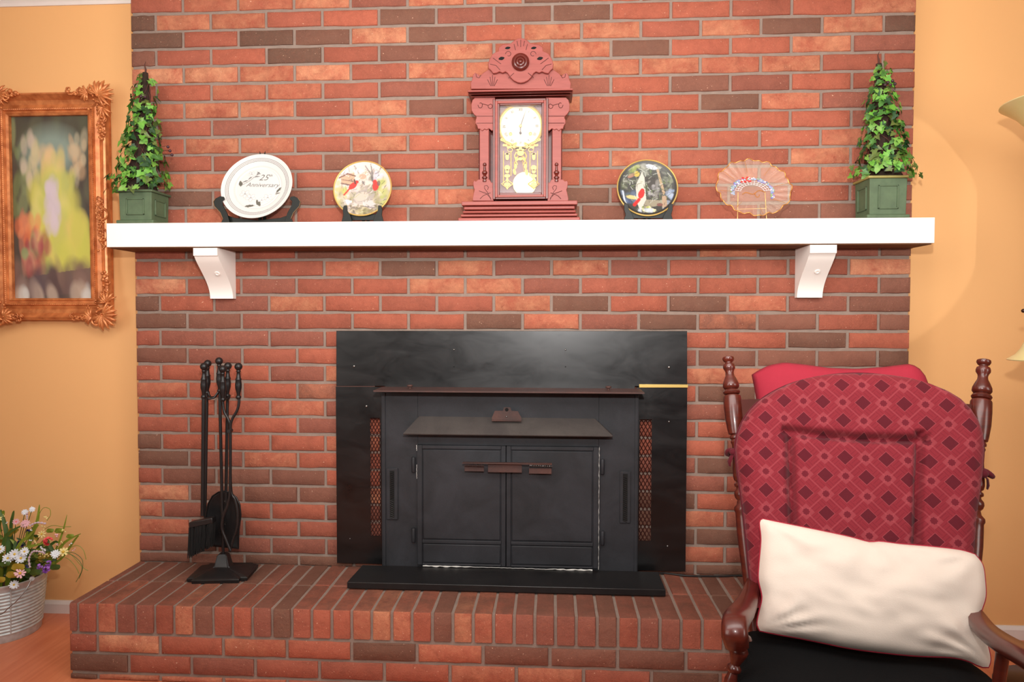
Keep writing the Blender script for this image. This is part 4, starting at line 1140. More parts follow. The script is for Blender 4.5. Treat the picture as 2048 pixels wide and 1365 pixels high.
# side wings: scrolled top bracket, column board, foot, turned half-spindle
for sx in (-1, 1):
    def mx(x): return 1041.0+sx*(x-1041.0)
    br = [(1092, 195), (1132, 195), (1137, 200), (1139.5, 209), (1139, 221), (1134, 229), (1130, 232), (1129, 236), (1131, 240), (1131, 247), (1128, 251), (1126, 258), (1122, 258), (1118, 262), (1113, 258), (1109, 260), (1104, 257), (1098, 262), (1092, 256)]
    o1 = obj('wing_bracket', kprism([(mx(x), y) for x, y in br], YC+.002, .014), M['clock'], ck, bevel=.0012)
    carve([(mx(1093), 232.5), (mx(1130), 232.5)], o1, YC+.0018); carve([(mx(1093), 246.5), (mx(1129), 246.5)], o1, YC+.0018)
    carve([(mx(1101+5*math.cos(a)*(1-a/12)), 212+6*math.sin(a)*(1-a/12)) for a in [i*.45 for i in range(13)]]+[(mx(1106), 211), (mx(1112), 209), (mx(1118), 208)], o1, YC+.0018)
    carve([(mx(1121+5*math.cos(a)*(1-a/12)), 210+7*math.sin(a)*(1-a/12)) for a in [i*.45 for i in range(13)]], o1, YC+.0018)
    obj('wing_column', kbox(min(mx(1104), mx(1123)), max(mx(1104), mx(1123)), 258, 366, YC+.006, .012), M['clock'], ck, bevel=.002)
    for xx in (1103.5, 1123.5): carve([(mx(xx), 262), (mx(xx), 364)], ck, YC+.0055, .0012, 'column_bead')
    ft = [(1095, 364), (1099, 366), (1103, 359), (1126, 359), (1130, 363), (1134, 361), (1136, 366), (1135, 374), (1133, 380), (1135, 388), (1137, 398), (1136, 402), (1095, 402)]
    o2 = obj('wing_foot', kprism([(mx(x), y) for x, y in ft], YC+.001, .014), M['clock'], ck, bevel=.0012)
    carve([(mx(1100), 400), (mx(1107), 385), (mx(1113), 377), (mx(1113), 372), (mx(1108), 371), (mx(1105), 375), (mx(1107), 380)], o2, YC+.0008)
    carve([(mx(1101), 386), (mx(1108), 388), (mx(1116), 392), (mx(1122), 398)], o2, YC+.0008); carve([(mx(1100), 397), (mx(1110), 387), (mx(1124), 382)], o2, YC+.0008)
    pt = K(mx(1113), 364, YC); s = .00168
    prof = [(4.6, 0), (5.0, 1), (5.0, 4), (3.6, 5), (3.4, 6.5), (5.4, 8), (5.6, 10), (3.4, 12.5), (2.8, 14), (4.2, 16), (5.6, 18.5), (5.2, 21), (3.0, 23), (2.6, 28), (2.2, 32), (3.6, 33.4), (3.8, 35.5), (3.0, 38), (.2, 39.5)]
    obj('turned_spindle', MB().lathe([(r_*s, h*s) for r_, h in prof], (pt[0], YC+.006, pt[1]), (0, 0, 1), 14), M['clockd'], ck, smooth=40)
# glazed door frame
dx_ = [(985.5, 196, 1097, 399), (990, 200, 1092.5, 395), (994, 204, 1088.5, 391)]
for (i, (m, dY)) in enumerate((('clockd', -.004), ('clock', -.010), ('clockd', -.006))):
    x0, y0, x1, y1_ = dx_[i]; wpx = 5
    A = K(x0, y1_, YC+dY); B = K(x1, y0, YC+dY); wd = wpx*.00170
    b = MB(); b.box(A[0], A[0]+wd, YC+dY, YC+.03, A[1], B[1]); b.box(B[0]-wd, B[0], YC+dY, YC+.03, A[1], B[1])
    b.box(A[0]+wd, B[0]-wd, YC+dY, YC+.03, B[1]-wd, B[1]); b.box(A[0]+wd, B[0]-wd, YC+dY, YC+.03, A[1], A[1]+wd)
    obj('door_moulding', b, M[m], ck, bevel=.0015)
obj('door_back', kbox(996, 1086, 206, 390, YC+.022, .004), M['clockback'], ck)
gl = kbox(997, 1085, 207, 389, YC+.000, .002)
dial_c = K(1041, 252.5, YC+.016); dr0 = .0685
dc = Vector((dial_c[0], YC+.019, dial_c[1]))
dial = obj('dial', MB().lathe([(dr0, 0), (dr0, .002), (.0004, .0024)], dc, (0, -1, 0), 64), M['dial'], ck, smooth=30)
obj('dial_bezel', MB().lathe([(dr0*.985, 0), (dr0*1.0, .004), (dr0*1.06, .006), (dr0*1.13, .004), (dr0*1.15, 0)], dc, (0, -1, 0), 64, caps=False), M['brass'], ck, smooth=40)
for h, txt in enumerate(['XII', 'I', 'II', 'III', 'IIII', 'V', 'VI', 'VII', 'VIII', 'IX', 'X', 'XI']):
    a = math.radians(90-30*h); cc = dc+Vector((math.cos(a), 0, math.sin(a)))*dr0*.80
    rx = Vector((math.sin(a), 0, -math.cos(a))); ru = Vector((math.cos(a), 0, math.sin(a)))
    o = text_on(txt, .0150, (0, 0), ck, cc, 1, rx*.75, ru, Vector((0, -1, 0)), M['ink'], .0028, 'numeral', shear=0, parent=ck)
def hand(ang, L, wd, bead):
    a = math.radians(90-ang); d = Vector((math.cos(a), 0, math.sin(a))); p = Vector((-d.z, 0, d.x)); b = MB()
    o = dc+Vector((0, -.0042, 0)); pts = [o+p*wd, o+d*L*.45+p*wd*.7, o+d*L, o+d*L*.45-p*wd*.7, o-p*wd]
    b.sweep_prism(pts, (0, -.0008, 0))
    if bead: b.lathe([(.0045, 0), (.0045, .0008)], o+d*L*.55, (0, -1, 0), 12)
    return b
obj('minute_hand', hand(19, dr0*.86, .0012, False), M['hand'], ck); obj('hour_hand', hand(180, dr0*.62, .0014, True), M['hand'], ck)
obj('hand_boss', MB().lathe([(.005, 0), (.005, .003), (.003, .0055), (.0004, .006)], dc-Vector((0, .003, 0)), (0, -1, 0), 16), M['brass'], ck, smooth=40)
for sx in (-1, 1):
    cc = dc+Vector((sx*.0335, -.002, -.026)); obj('winding_arbor', MB().lathe([(.0062, 0), (.0062, .0015), (.0042, .0022), (.0030, .001), (.0015, .001), (.0015, .002), (.0002, .002)], cc, (0, -1, 0), 16), M['brass'], ck, smooth=40)
# gilt tracery printed on the lower glass, built as fine brass-coloured fretwork
M['gilt'] = simple('gilt_tracery', (236, 196, 96), .45, metal=.2)
YG = YC+.0035
tr = MB()
def T(x, y): return Vector((K(x, y, YG)[0], YG, K(x, y, YG)[1]))
def fil(pts, r=.0013): tr.tube([T(x, y) for x, y in pts], r, 5)
def pad(x, y, rx, ry, rot=0): 
    tr.add([], []); cc = T(x, y); n_ = 12
    tr.sweep_prism([cc+Vector((.0017*(rx*math.cos(a)*math.cos(rot)-ry*math.sin(a)*math.sin(rot)), 0, .0017*(rx*math.cos(a)*math.sin(rot)+ry*math.sin(a)*math.cos(rot)))) for a in [2*PI*i/n_ for i in range(n_)]], (0, -.0008, 0))
cxk = 1041
for sx in (-1, 1):
    m_ = lambda x: cxk+sx*(x-cxk)
    fil([(m_(1060), 302), (m_(1060), 352)], .0015); fil([(m_(1075), 302), (m_(1075), 368)], .0015)
    for y in (296,): 
        for i in range(8): pad(m_(1046+i*4), y+2*math.sin(i*1.7)-i*.6, 2.6, 2.2, i)
    for i in range(10): pad(m_(1050+i*3.2), 290-abs(i-2)*1.5, 2.4, 2.6, i*.7)
    pad(m_(1067.5), 313, 3.6, 7.5); pad(m_(1067.5), 308, 5, 2); pad(m_(1067.5), 336, 5.6, 5.4); pad(m_(1067.5), 343, 4, 4); pad(m_(1067.5), 352, 5.8, 3.6); pad(m_(1067.5), 360, 2.5, 4.5)
    fil([(m_(1056), 368), (m_(1067.5), 377), (m_(1079), 368), (m_(1067.5), 360), (m_(1056), 368)], .0018); pad(m_(1067.5), 369, 6.5, 4); pad(m_(1067.5), 376, 2, 3)
    fil([(m_(1062+5*math.cos(a)), 300-4*math.sin(a)) for a in [i*.5 for i in range(13)]], .0013)
    fil([(m_(1049), 304), (m_(1053), 312), (m_(1050), 322), (m_(1047), 330)], .002); fil([(m_(1046), 312), (m_(1049), 320), (m_(1053), 326), (m_(1052), 338), (m_(1055), 348)], .0018)
    pad(m_(1051), 333, 3, 5); pad(m_(1053), 344, 3, 6, .3); pad(m_(1048), 318, 2.5, 4, .4)
pad(1041, 306, 7, 6); pad(1041, 298, 12, 4); pad(1041, 318, 4, 3)
tro = obj('gilt_tracery', tr, M['gilt'], ck, label='gilt scrollwork on the lower glass'); tro['kind'] = 'stuff'
# pendulum
M['bob'] = simple('satin_brass_bob', (255, 236, 170), .42, metal=.7)
bc = T(1049, 367); bc.y = YC+.0125
obj('pendulum_bob', MB().lathe([(.0395, -.002), (.0405, 0), (.0395, .0012), (.028, .0022), (.012, .0028), (.0003, .003)], bc, (0, -1, 0), 48), M['bob'], ck, smooth=40, label='round polished brass pendulum bob')
obj('pendulum_rod', MB().tube([bc+Vector((0, .002, .03)), Vector((dc.x, YC+.014, dc.z-dr0))], .0012, 6), M['brass'], ck)
obj('door_glass', gl, M['glass'], ck)

# ================================================================== IVY TOPIARIES
def ivy_leaf_mesh(name, m, rng):
    ang = [(-90, .10), (-60, .52), (-28, .40), (8, .66), (32, .44), (62, .62), (90, 1.0), (118, .62), (148, .44), (172, .66), (208, .40), (240, .52)]
    vs = [(0, 0, .0)]; n = len(ang)
    for a, r in ang:
        r *= rng.uniform(.85, 1.1); a = math.radians(a+rng.uniform(-5, 5)); x, y = r*math.cos(a), r*math.sin(a)
        vs.append((x, y, .16*abs(x)-.22*y*y+rng.uniform(-.05, .05)))
    fs = [(0, i+1, (i+1) % n+1) for i in range(n)]
    me = bpy.data.meshes.new(name); me.from_pydata(vs, [], fs); me.materials.append(m)
    me.polygons.foreach_set('use_smooth', [True]*len(me.polygons)); me.update(); return me
rl = random.Random(77)
LM = [ivy_leaf_mesh('leaf', LEAF[i % 5], rl) for i in range(10)]
def topiary(bx0, bx1, front_x, ytop, base_y, cone_base, cone_top, label, seed, left):
    """bx0,bx1: left/right pixel of the box front face; cone_* pixel centres"""
    rg = random.Random(seed)
    YF = -.128; W_ = .112
    p0 = PY(bx0, base_y-4, YF); p1 = PY(bx1, base_y-4, YF)
    x0, x1 = p0.x, p1.x; cx = (x0+x1)/2; dY = .104; yc = YF+dY/2
    t = thing('potted_topiary', (cx, yc, MT), label, 'plant')
    ztop = PY(bx0, 380 if left else 352, YF).z
    zr = ztop-.008
    fl_ = MB(); fl_.box(x0-.010, x1+.010, YF-.007, YF+dY+.010, MT, MT+.012)
    obj('planter_base', fl_, M['planter'], t, bevel=.003)
    b = MB()
    wd = .007
    def taper(xa, xb, ya, yb, z0, z1, k):
        return [(xa, ya, z0), (xb, ya, z0), (xb, yb, z0), (xa, yb, z0), (xa-k, ya-k, z1), (xb+k, ya-k, z1), (xb+k, yb+k, z1), (xa-k, yb+k, z1)]
    F6 = [(0, 3, 2, 1), (4, 5, 6, 7), (0, 1, 5, 4), (1, 2, 6, 5), (2, 3, 7, 6), (3, 0, 4, 7)]
    b.add(taper(x0, x1, YF, YF+dY, MT+.012, zr, .002), F6)
    pb = obj('planter_box', b, M['planter'], t, bevel=.002)
    # raised square frames on the front and the side that shows
    def frame(mk):
        g = MB(); a, c_, d, e = -.032, .032, .030, zr-MT-.022
        w_ = .0045
        for (u0, u1, v0, v1) in ((a, c_, d, d+w_), (a, c_, e-w_, e), (a, a+w_, d, e), (c_-w_, c_, d, e)): mk(g, u0, u1, v0, v1)
        return g
    obj('front_frame', frame(lambda g, u0, u1, v0, v1: g.box(cx+u0, cx+u1, YF-.0045, YF+.001, MT+v0, MT+v1)), M['planter'], pb, bevel=.0012)
    sx = x1 if left else x0
    obj('side_frame', frame(lambda g, u0, u1, v0, v1: g.box(sx-.003 if left else sx-.0045, sx+.0045 if left else sx+.003, yc+u0, yc+u1, MT+v0, MT+v1)), M['planter'], pb, bevel=.0012)
    rm = MB(); rm.box(x0-.008, x1+.008, YF-.008, YF+dY+.008, zr, ztop)
    obj('planter_rim', rm, M['planterg'] if not left else M['planter'], t, bevel=.0025)
    # vine-wrapped cone
    yc2 = yc+.006
    cb = PY(cone_base[0], cone_base[1], yc2); ct = PY(cone_top[0], cone_top[1], yc2)
    H = ct.z-ztop
    def ax(h): return Vector((lerp(cb.x, ct.x, h), yc2, ztop+H*h))
    def rad(h): return lerp(.062, .0105, h**.80)
    b = MB(); vs = []; NSg = 14; NH = 14
    for i in range(NH+1):
        h = i/NH; 
        for k in range(NSg):
            a = 2*PI*k/NSg; rr = rad(h)*.86*(1+rg.uniform(-.15, .15)); vs.append(ax(h)+Vector((rr*math.cos(a), rr*math.sin(a), 0)))
    fs = [(i*NSg+k, i*NSg+(k+1) % NSg, (i+1)*NSg+(k+1) % NSg, (i+1)*NSg+k) for i in range(NH) for k in range(NSg)]+[tuple(range(NSg))[::-1], tuple(NH*NSg+k for k in range(NSg))]
    b.add(vs, fs); obj('vine_core', b, M['moss'], t)
    for j in range(9):
        pts = []; a0 = rg.uniform(0, 6.3); h0 = rg.uniform(0, .25); h1 = rg.uniform(.6, 1.0); tw = rg.uniform(-9, 9)
        for i in range(40):
            h = lerp(h0, h1, i/39); a = a0+tw*i/39; rr = rad(h)*rg.uniform(.93, 1.04); pts.append(ax(h)+Vector((rr*math.cos(a), rr*math.sin(a), 0)))
        obj('vine', MB().tube(pts, .0013, 5), M['twig'], t)
    tw_ = MB().tube([ax(.95), ax(1.0)+Vector((.001, 0, .012)), ax(1.0)+Vector((-.003, 0, .028)), ax(1.0)+Vector((.002, 0, .040))], [.004, .003, .0018, .0008], 6)
    obj('top_twig', tw_, M['twig'], t)
    # leaves
    n = 296
    for i in range(n):
        h = 1-(i/n)**.62 if i < n*.9 else rg.uniform(0, .1)
        h = max(0, min(.985, h+rg.uniform(-.03, .03)))
        a = rg.uniform(PI*.97, PI*2.03) if rg.random() < .88 else rg.uniform(0, PI)
        gap = (.5+.5*math.sin(a*2.0+h*11+seed)) 
        if gap < .12 and rg.random() < .7: a += .8
        out = rad(h)*1.0+rg.uniform(.005, .032)*(1.25-.45*h)+(.016 if h < .12 else 0)
        if out*math.sin(a) > .052: out = .052/abs(math.sin(a))
        p = ax(h)+Vector((out*math.cos(a), out*math.sin(a), rg.uniform(-.004, .004)))
        s = rg.uniform(.016, .026)*(1.0 if h < .8 else .9)
        if rg.random() < .14: s *= 1.25
        nrm = (Vector((math.cos(a), math.sin(a), rg.uniform(.05, .9)))+Vector((rg.uniform(-.5, .5), rg.uniform(-.5, .5), 0))).normalized()
        if p.z < ztop+.004 and p.y > YF-.008: p.z = ztop+.006
        q = nrm.to_track_quat('Z', 'Y'); q = q @ Matrix.Rotation(rg.uniform(-1.3, 1.3)+PI, 3, 'Z').to_quaternion()
        o = bpy.data.objects.new('leaf', rg.choice(LM)); C.objects.link(o); o.parent = t
        o.location = p-t.location; o.rotation_mode = 'QUATERNION'; o.rotation_quaternion = q; o.scale = (s, s, s)
    for (bx, by) in (((336, 294), (340, 302), (344, 310), (282, 193), (290, 194)) if left else ((1776, 165), (1785, 162), (1781, 170), (1790, 168), (1770, 170))):
        p = PY(bx, by, yc-(.02 if left and bx > 300 else .03)); obj('berry', MB().ball(p, .0052, 10, 7), M['berry'], t, smooth=60)
        obj('berry_stalk', MB().tube([p, p+Vector((-.01, .006, .004)), ax(min(.97, max(.02, (p.z-ztop)/H)))], .0008, 4), M['twig'], t)
    return t
topiary(240, 303, 303, 140, 447, (283, 375), (291, 146), 'ivy cone topiary in green box planter on the mantel beside the gilt frame', 3, True)
topiary(1739, 1812, 1739, 115, 432, (1768, 345), (1757, 128), 'ivy cone topiary in green box planter above the rocking chair', 9, False)

# ================================================================== GILT-FRAMED PICTURE
YPF = WY-.001
fr = thing('framed_picture', (PY(105, 640, YPF).x, YPF, PY(105, 640, YPF).z), 'tall picture in ornate carved gilt frame hanging on the left wall', 'picture frame')
YI = WY-.022
cv = Canvas(120, 270, (72, 64, 56))
rp = random.Random(4)
cv.blot(60, (0, 0, 1, .6), (.06, .2), [(60, 50, 48), (92, 92, 66), (80, 70, 60), (110, 112, 84), (70, 74, 64)], .4, rp)
cv.blot(8, (.0, .0, .2, .5), (.03, .10), [(126, 140, 84), (150, 160, 110)], .5, rp)
# a plain stand-in painting in the same colours: a misty clearing of pale green and yellow foliage, flowers at lower left, brown bank below
cv.ell(.5, .20, .34, .13, (150, 172, 160), .7, 0, .8)
def soft(n_, reg, size, cols, a_): cv.blot(n_, reg, size, cols, a_, rp)
soft(16, (.14, .10, .32, .36), (.03, .07), [(206, 192, 150), (196, 184, 120), (210, 190, 170)], .45); soft(16, (.72, .12, .92, .36), (.03, .07), [(212, 180, 140), (206, 170, 130), (190, 180, 150)], .45)
soft(20, (.38, .22, .62, .36), (.04, .09), [(214, 186, 120), (226, 190, 140), (196, 190, 120)], .5)
soft(60, (.26, .36, .80, .62), (.06, .13), [(206, 200, 96), (190, 194, 90), (222, 210, 130), (180, 186, 110)], .5)
soft(60, (.30, .58, .92, .82), (.06, .14), [(210, 204, 92), (196, 198, 84), (222, 196, 110), (186, 190, 110)], .5)
soft(24, (.42, .38, .58, .60), (.03, .07), [(214, 198, 206), (206, 192, 200)], .5)
soft(18, (.06, .56, .34, .68), (.03, .07), [(214, 112, 70), (226, 140, 96), (190, 110, 90)], .6)
soft(24, (.10, .68, .46, .84), (.03, .08), [(176, 70, 80), (150, 60, 70), (206, 150, 120), (120, 170, 110), (190, 120, 96)], .6)
cv.poly([(0, .91), (.35, .87), (1, .83), (1, .97), (0, .99)], (98, 76, 72), .9); soft(30, (0, .86, 1, .98), (.05, .12), [(110, 84, 76), (84, 64, 62), (140, 110, 96), (96, 80, 84)], .5)
cv.blot(14, (0, .97, 1, 1), (.04, .12), [(190, 170, 150), (150, 130, 120), (206, 206, 200)], .6, rp)
A, B_, Cc, D_ = PY(24, 233, YI), PY(183, 233, YI), PY(29, 597, YI), PY(184, 597, YI)
px0, px1 = (A.x+Cc.x)/2, (B_.x+D_.x)/2; pz1, pz0 = (A.z+B_.z)/2, (Cc.z+D_.z)/2
vs, fs = canvas_mesh(cv, lambda u, v: Vector((px0+(px1-px0)*u, YI, pz1+(pz0-pz1)*v)), None, None)
mb = MB(); mb.add(vs, fs); po = obj('picture', mb, M['print'], fr, fix=False); set_col(po, cv.c.reshape(-1, 3))
ox0, ox1 = px0-(px1-px0)*.262, px1+(px1-px0)*.262; oz0, oz1 = pz0-.083, pz1+.083
# mitred moulding: profile (distance out from the picture edge, depth toward the viewer)
wf = ox1-px1; wfz = oz1-pz1
prof = [(0, .002), (0, .014), (.10, .018), (.14, .013), (.20, .013), (.24, .020), (.30, .022), (.34, .014), (.50, .008), (.68, .014), (.80, .026), (.88, .034), (.96, .030), (1.0, .020), (.97, .010), (.86, -.004), (.84, -.020), (0, -.020)]
b = MB(); vs = []
for (q, h) in prof:
    for (sx_, sz_) in ((0, 0), (1, 0), (1, 1), (0, 1)):
        x = px0-wf*q if sx_ == 0 else px1+wf*q; z = pz0-wfz*q if sz_ == 0 else pz1+wfz*q
        vs.append((x, min(YI-h, WY-.0005), z))
n = len(prof)
b.add(vs, [(i*4+k, i*4+(k+1) % 4, ((i+1) % n)*4+(k+1) % 4, ((i+1) % n)*4+k) for i in range(n) for k in range(4)])
obj('moulding', b, M['gold'], fr, smooth=25)
# twisted rope bead around the sight edge
rpb = MB(); q = .27
cor = [(px0-wf*q, pz0-wfz*q), (px1+wf*q, pz0-wfz*q), (px1+wf*q, pz1+wfz*q), (px0-wf*q, pz1+wfz*q)]
for i in range(4):
    a, c_ = Vector((cor[i][0], YI-.021, cor[i][1])), Vector((cor[(i+1) % 4][0], YI-.021, cor[(i+1) % 4][1])); L = (c_-a).length; m_ = int(L/.0075); d = (c_-a).normalized(); s_ = Vector((d.z, 0, -d.x))
    for k in range(m_):
        p = lerp(a, c_, (k+.5)/m_); rpb.tube([p-d*.0034-s_*.0016, p+Vector((0, -.0015, 0)), p+d*.0034+s_*.0016], [.0008, .0018, .0008], 5)
o = obj('rope_bead', rpb, M['gold'], fr, smooth=60); o['kind'] = 'stuff'
# carved rococo ornament clusters: scrolls, leaves and beads at corners and midpoints
def scroll(mb, c, r, a0, turns, th, Y, hand=1):
    n_ = int(18*turns); pts = []; rr = []
    for i in range(n_+1):
        t_ = i/n_; a = a0+hand*2*PI*turns*t_; q = r*(1-.82*t_); pts.append((c[0]+q*math.cos(a), Y-.010*t_, c[1]+q*math.sin(a))); rr.append(th*(1-.55*t_)*(1+.22*math.sin(i*1.9)))
    mb.tube(pts, rr, 6)
def leafc(mb, c, ang, L, wd, Y):
    d = Vector((math.cos(ang), 0, math.sin(ang))); s_ = Vector((-d.z, 0, d.x)); c = Vector((c[0], Y, c[1]))
    for k in (-1, 0, 1):
        dd = (d+s_*k*.45).normalized(); mb.tube([c, c+dd*L*.4+Vector((0, -.007, 0)), c+dd*L*.8+Vector((0, -.004, 0)), c+dd*L+Vector((0, .004, 0))], [wd*.5, wd, wd*.8, wd*.2], 6)
def cluster(cx, cz, dx, dz, size, name, seed):
    rg = random.Random(seed); mb = MB(); Y = YI-.036
    scroll(mb, (cx+dx*size*.18, cz+dz*size*.18), size*.42, math.atan2(-dz, -dx), 1.35, size*.085, Y, 1 if dx*dz > 0 else -1)
    scroll(mb, (cx-dx*size*.25, cz+dz*size*.40), size*.26, 0, 1.2, size*.07, Y-.002, -1); scroll(mb, (cx+dx*size*.42, cz-dz*size*.22), size*.24, 1.2, 1.2, size*.06, Y-.002, 1)
    for k in range(9):
        a = math.atan2(dz, dx)+(k-4)*.38; leafc(mb, (cx+dx*size*.12, cz+dz*size*.12), a, size*rg.uniform(.55, .8), size*.075, Y-.004)
    for k in range(5):
        leafc(mb, (cx-dx*size*.5, cz+dz*size*.25), math.atan2(-dz*.3, -dx)+(k-2)*.45, size*rg.uniform(.35, .6), size*.06, Y)
        leafc(mb, (cx+dx*size*.3, cz-dz*size*.5), math.atan2(-dz, -dx*.3)+(k-2)*.45, size*rg.uniform(.35, .6), size*.06, Y)
    for k in range(34):
        a = rg.uniform(0, 6.3); r = size*rg.uniform(.2, .95); x, z = cx+r*math.cos(a)*.8, cz+r*math.sin(a)*.8
        if (x-cx)*dx > size*.55 or (z-cz)*dz > size*.6: continue
        mb.ball((x, Y-rg.uniform(0, .008), z), size*rg.uniform(.035, .075), 7, 5)
    o = obj(name, mb, M['gold'], fr, smooth=60); o['kind'] = 'stuff'
def garland(p, q, side, name, seed, r=.0050):
    rg = random.Random(seed); mb = MB(); p = Vector((p[0], YI-.035, p[1])); q = Vector((q[0], YI-.035, q[1])); L = (q-p).length; n_ = int(L/.0055); s_ = Vector(side)
    for i in range(n_):
        c = lerp(p, q, (i+.5)/n_)+s_*rg.uniform(-.010, .012); rr = r*rg.uniform(.6, 1.25)
        if rg.random() < .35: scroll(mb, (c.x, c.z), rr*2.2, rg.uniform(0, 6), 1.0, rr*.6, c.y, rg.choice([-1, 1]))
        else: mb.ball(c+Vector((0, -rg.uniform(0, .006), 0)), rr, 8, 6, (1.2, 1, 1))
    o = obj(name, mb, M['gold'], fr, smooth=60); o['kind'] = 'stuff'
mxx, mzz = (wf*.66, wfz*.66)
for i, (sx_, sz_) in enumerate(((1, 1), (1, -1), (-1, -1), (-1, 1))):
    cx_ = px1+mxx if sx_ > 0 else px0-mxx; cz_ = pz1+mzz if sz_ > 0 else pz0-mzz
    cluster(cx_, cz_, sx_, sz_, .074 if sz_ > 0 else .076, 'corner_ornament', 40+i)
    zc = cz_-sz_*.07; garland((cx_+sx_*wf*.2, zc), (cx_+sx_*wf*.2, zc-sz_*.085), (sx_, 0, 0), 'side_garland', 50+i, .0060)
    garland((cx_-sx_*.055, cz_+sz_*wfz*.18), (cx_-sx_*.115, cz_+sz_*wfz*.25), (0, 0, sz_), 'rail_garland', 60+i, .0060)
zm_ = (pz0+pz1)/2-.07
for sx_ in (-1, 1):
    cx_ = px1+wf*.72 if sx_ > 0 else px0-wf*.72
    garland((cx_, zm_+.10), (cx_, zm_-.10), (sx_, 0, 0), 'middle_garland', 70+sx_, .0056)
    mb = MB(); 
    for k in range(2): scroll(mb, (cx_+sx_*.006, zm_+.035-.07*k), .026, PI/2 if k == 0 else -PI/2, 1.2, .0045, YI-.036, sx_*(1 if k else -1))
    o = obj('middle_scroll', mb, M['gold'], fr, smooth=60); o['kind'] = 'stuff'

# small nail in the right wall
p = PY(2022, 229, WY); tag(obj('wall_nail', MB().lathe([(.0016, 0), (.0016, .010), (.0028, .0105), (.0028, .012), (.0003, .0125)], p, (0, -1, 0), 10), M['bronze'], smooth=40, loc=p), 'tiny dark nail in the orange wall under the glass lamp bowl', 'nail')

# ================================================================== FIREPLACE TOOLS
def HP(x, y, Y): return PY(x, y, Y)
YT = -.115
bx_ = HP(447, 1145, YT).x
tsx = bx_
ts = thing('tool_stand', (bx_, YT, HT), 'black cast iron fireplace tool stand with notched base and ball-topped pole', 'tool stand')
# notched plate in plan, rising to a square boss
def ring(sx_, sy_, z, nt):
    o = [(-1+nt, -1), (1-nt, -1), (1-nt, -1+nt*1.0), (1, -1+nt*1.0), (1, 1-nt*1.0), (1-nt, 1-nt), (1-nt, 1), (-1+nt, 1), (-1+nt, 1-nt), (-1, 1-nt), (-1, -1+nt), (-1+nt, -1+nt)]
    ca, sa = math.cos(.12), math.sin(.12)
    return [(bx_+(x*sx_*ca-y*sy_*sa), YT+(x*sx_*sa+y*sy_*ca), z) for x, y in o]
b = MB(); R_ = [ring(.100, .078, HT, .22), ring(.102, .080, HT+.012, .22), ring(.096, .074, HT+.016, .22), ring(.030, .028, HT+.034, .22), ring(.025, .024, HT+.038, .15), ring(.017, .017, HT+.072, .12), ring(.012, .012, HT+.078, .12)]
vs = [p for r_ in R_ for p in r_]; n = 12
b.add(vs, [tuple(range(n))[::-1], tuple(range(6*n, 7*n))]+[(i*n+k, i*n+(k+1) % n, (i+1)*n+(k+1) % n, (i+1)*n+k) for i in range(6) for k in range(n)])
obj('base', b, M['iron'], ts, bevel=.0012)
top = HP(438, 716, YT); pb_ = Vector((bx_, YT, HT+.07))
axv = (top-pb_).normalized()
obj('pole', MB().tube([pb_, top-axv*.10], .0052, 10), M['iron'], ts, smooth=60)
HPROF = [(.0055, -.110), (.0085, -.106), (.0085, -.100), (.0055, -.097), (.0062, -.090), (.0105, -.072), (.0110, -.060), (.0092, -.046), (.0100, -.044), (.0100, -.041), (.0080, -.038), (.0062, -.026), (.0058, -.018), (.0080, -.015), (.0062, -.012)]
def knob(parent, top, ax_, name='handle', k=1.0):
    pr = [(r*k, h*k) for r, h in HPROF]+[(.0130*k*math.cos(a), (.0130*math.sin(a)+.001)*k) for a in [-1.05+i*.3 for i in range(9)]]+[(.0005, .0142*k)]
    return obj(name, MB().lathe(pr, top-ax_*(.0125*k), ax_, 18), M['iron'], parent, smooth=50)
knob(ts, top, axv, 'finial')
# hanger ring with hooks
zr_ = HP(440, 790, YT).z; cr_ = Vector((HP(441, 790, YT).x, YT, zr_))
hooks = {'brush': HP(408, 790, YT-.03), 'poker': HP(415, 786, YT+.035), 'shovel': HP(455, 786, YT+.015), 'tongs': HP(461, 792, YT-.045)}
for kx in ('brush', 'poker', 'shovel', 'tongs'):
    q = hooks[kx]; m_ = (q+cr_)/2; m_.z -= .012
    q2 = Vector((q.x, q.y, zr_-.004)); e_ = (q2-cr_).normalized()
    obj('hook_arm', MB().tube([cr_+Vector((0, 0, .02)), lerp(cr_, q2, .4)+Vector((0, 0, -.008)), lerp(cr_, q2, .75)+Vector((0, 0, -.010)), q2-e_*.008, q2-e_*.006+Vector((0, 0, .008))], .0036, 8), M['iron'], ts, smooth=60)
def lab(n_, loc, l, c_='fireplace tool'): return thing(n_, loc, l, c_, 'fireplace tools hanging on the iron stand')
# brush
YB1 = YT-.035
tp = HP(408, 727, YB1); bt_ = HP(405, 1032, YB1); axb = (tp-bt_).normalized()
br_ = lab('hearth_brush', bt_, 'black hearth brush, leftmost tool on the stand'); knob(br_, tp, axb)
obj('rod', MB().tube([bt_, tp-axb*.115], .0062, 10), M['iron'], br_, smooth=60)
hd_ = MB(); c1, c2 = HP(381, 1044, YB1), HP(428, 1034, YB1)
hd_.sweep_prism([c1+Vector((0, -.014, 0)), c1+Vector((0, .014, 0)), c1+Vector((.002, .014, -.02)), c1+Vector((.002, -.014, -.02))], c2-c1)
obj('brush_head', hd_, M['iron'], br_, bevel=.003)
bs = MB(); rg = random.Random(6)
for i in range(300):
    u = rg.random(); v = rg.uniform(-.013, .013); p = lerp(c1, c2, u)+Vector((0, v, -.018)); q = lerp(HP(381, 1112, YB1), HP(424, 1090, YB1), u)+Vector((rg.uniform(-.005, .004), v*1.3, rg.uniform(-.008, .008)))
    bs.tube([p, q], [.0016, .0009], 4, caps=False)
o = obj('bristles', bs, M['dark'], br_); o['kind'] = 'stuff'
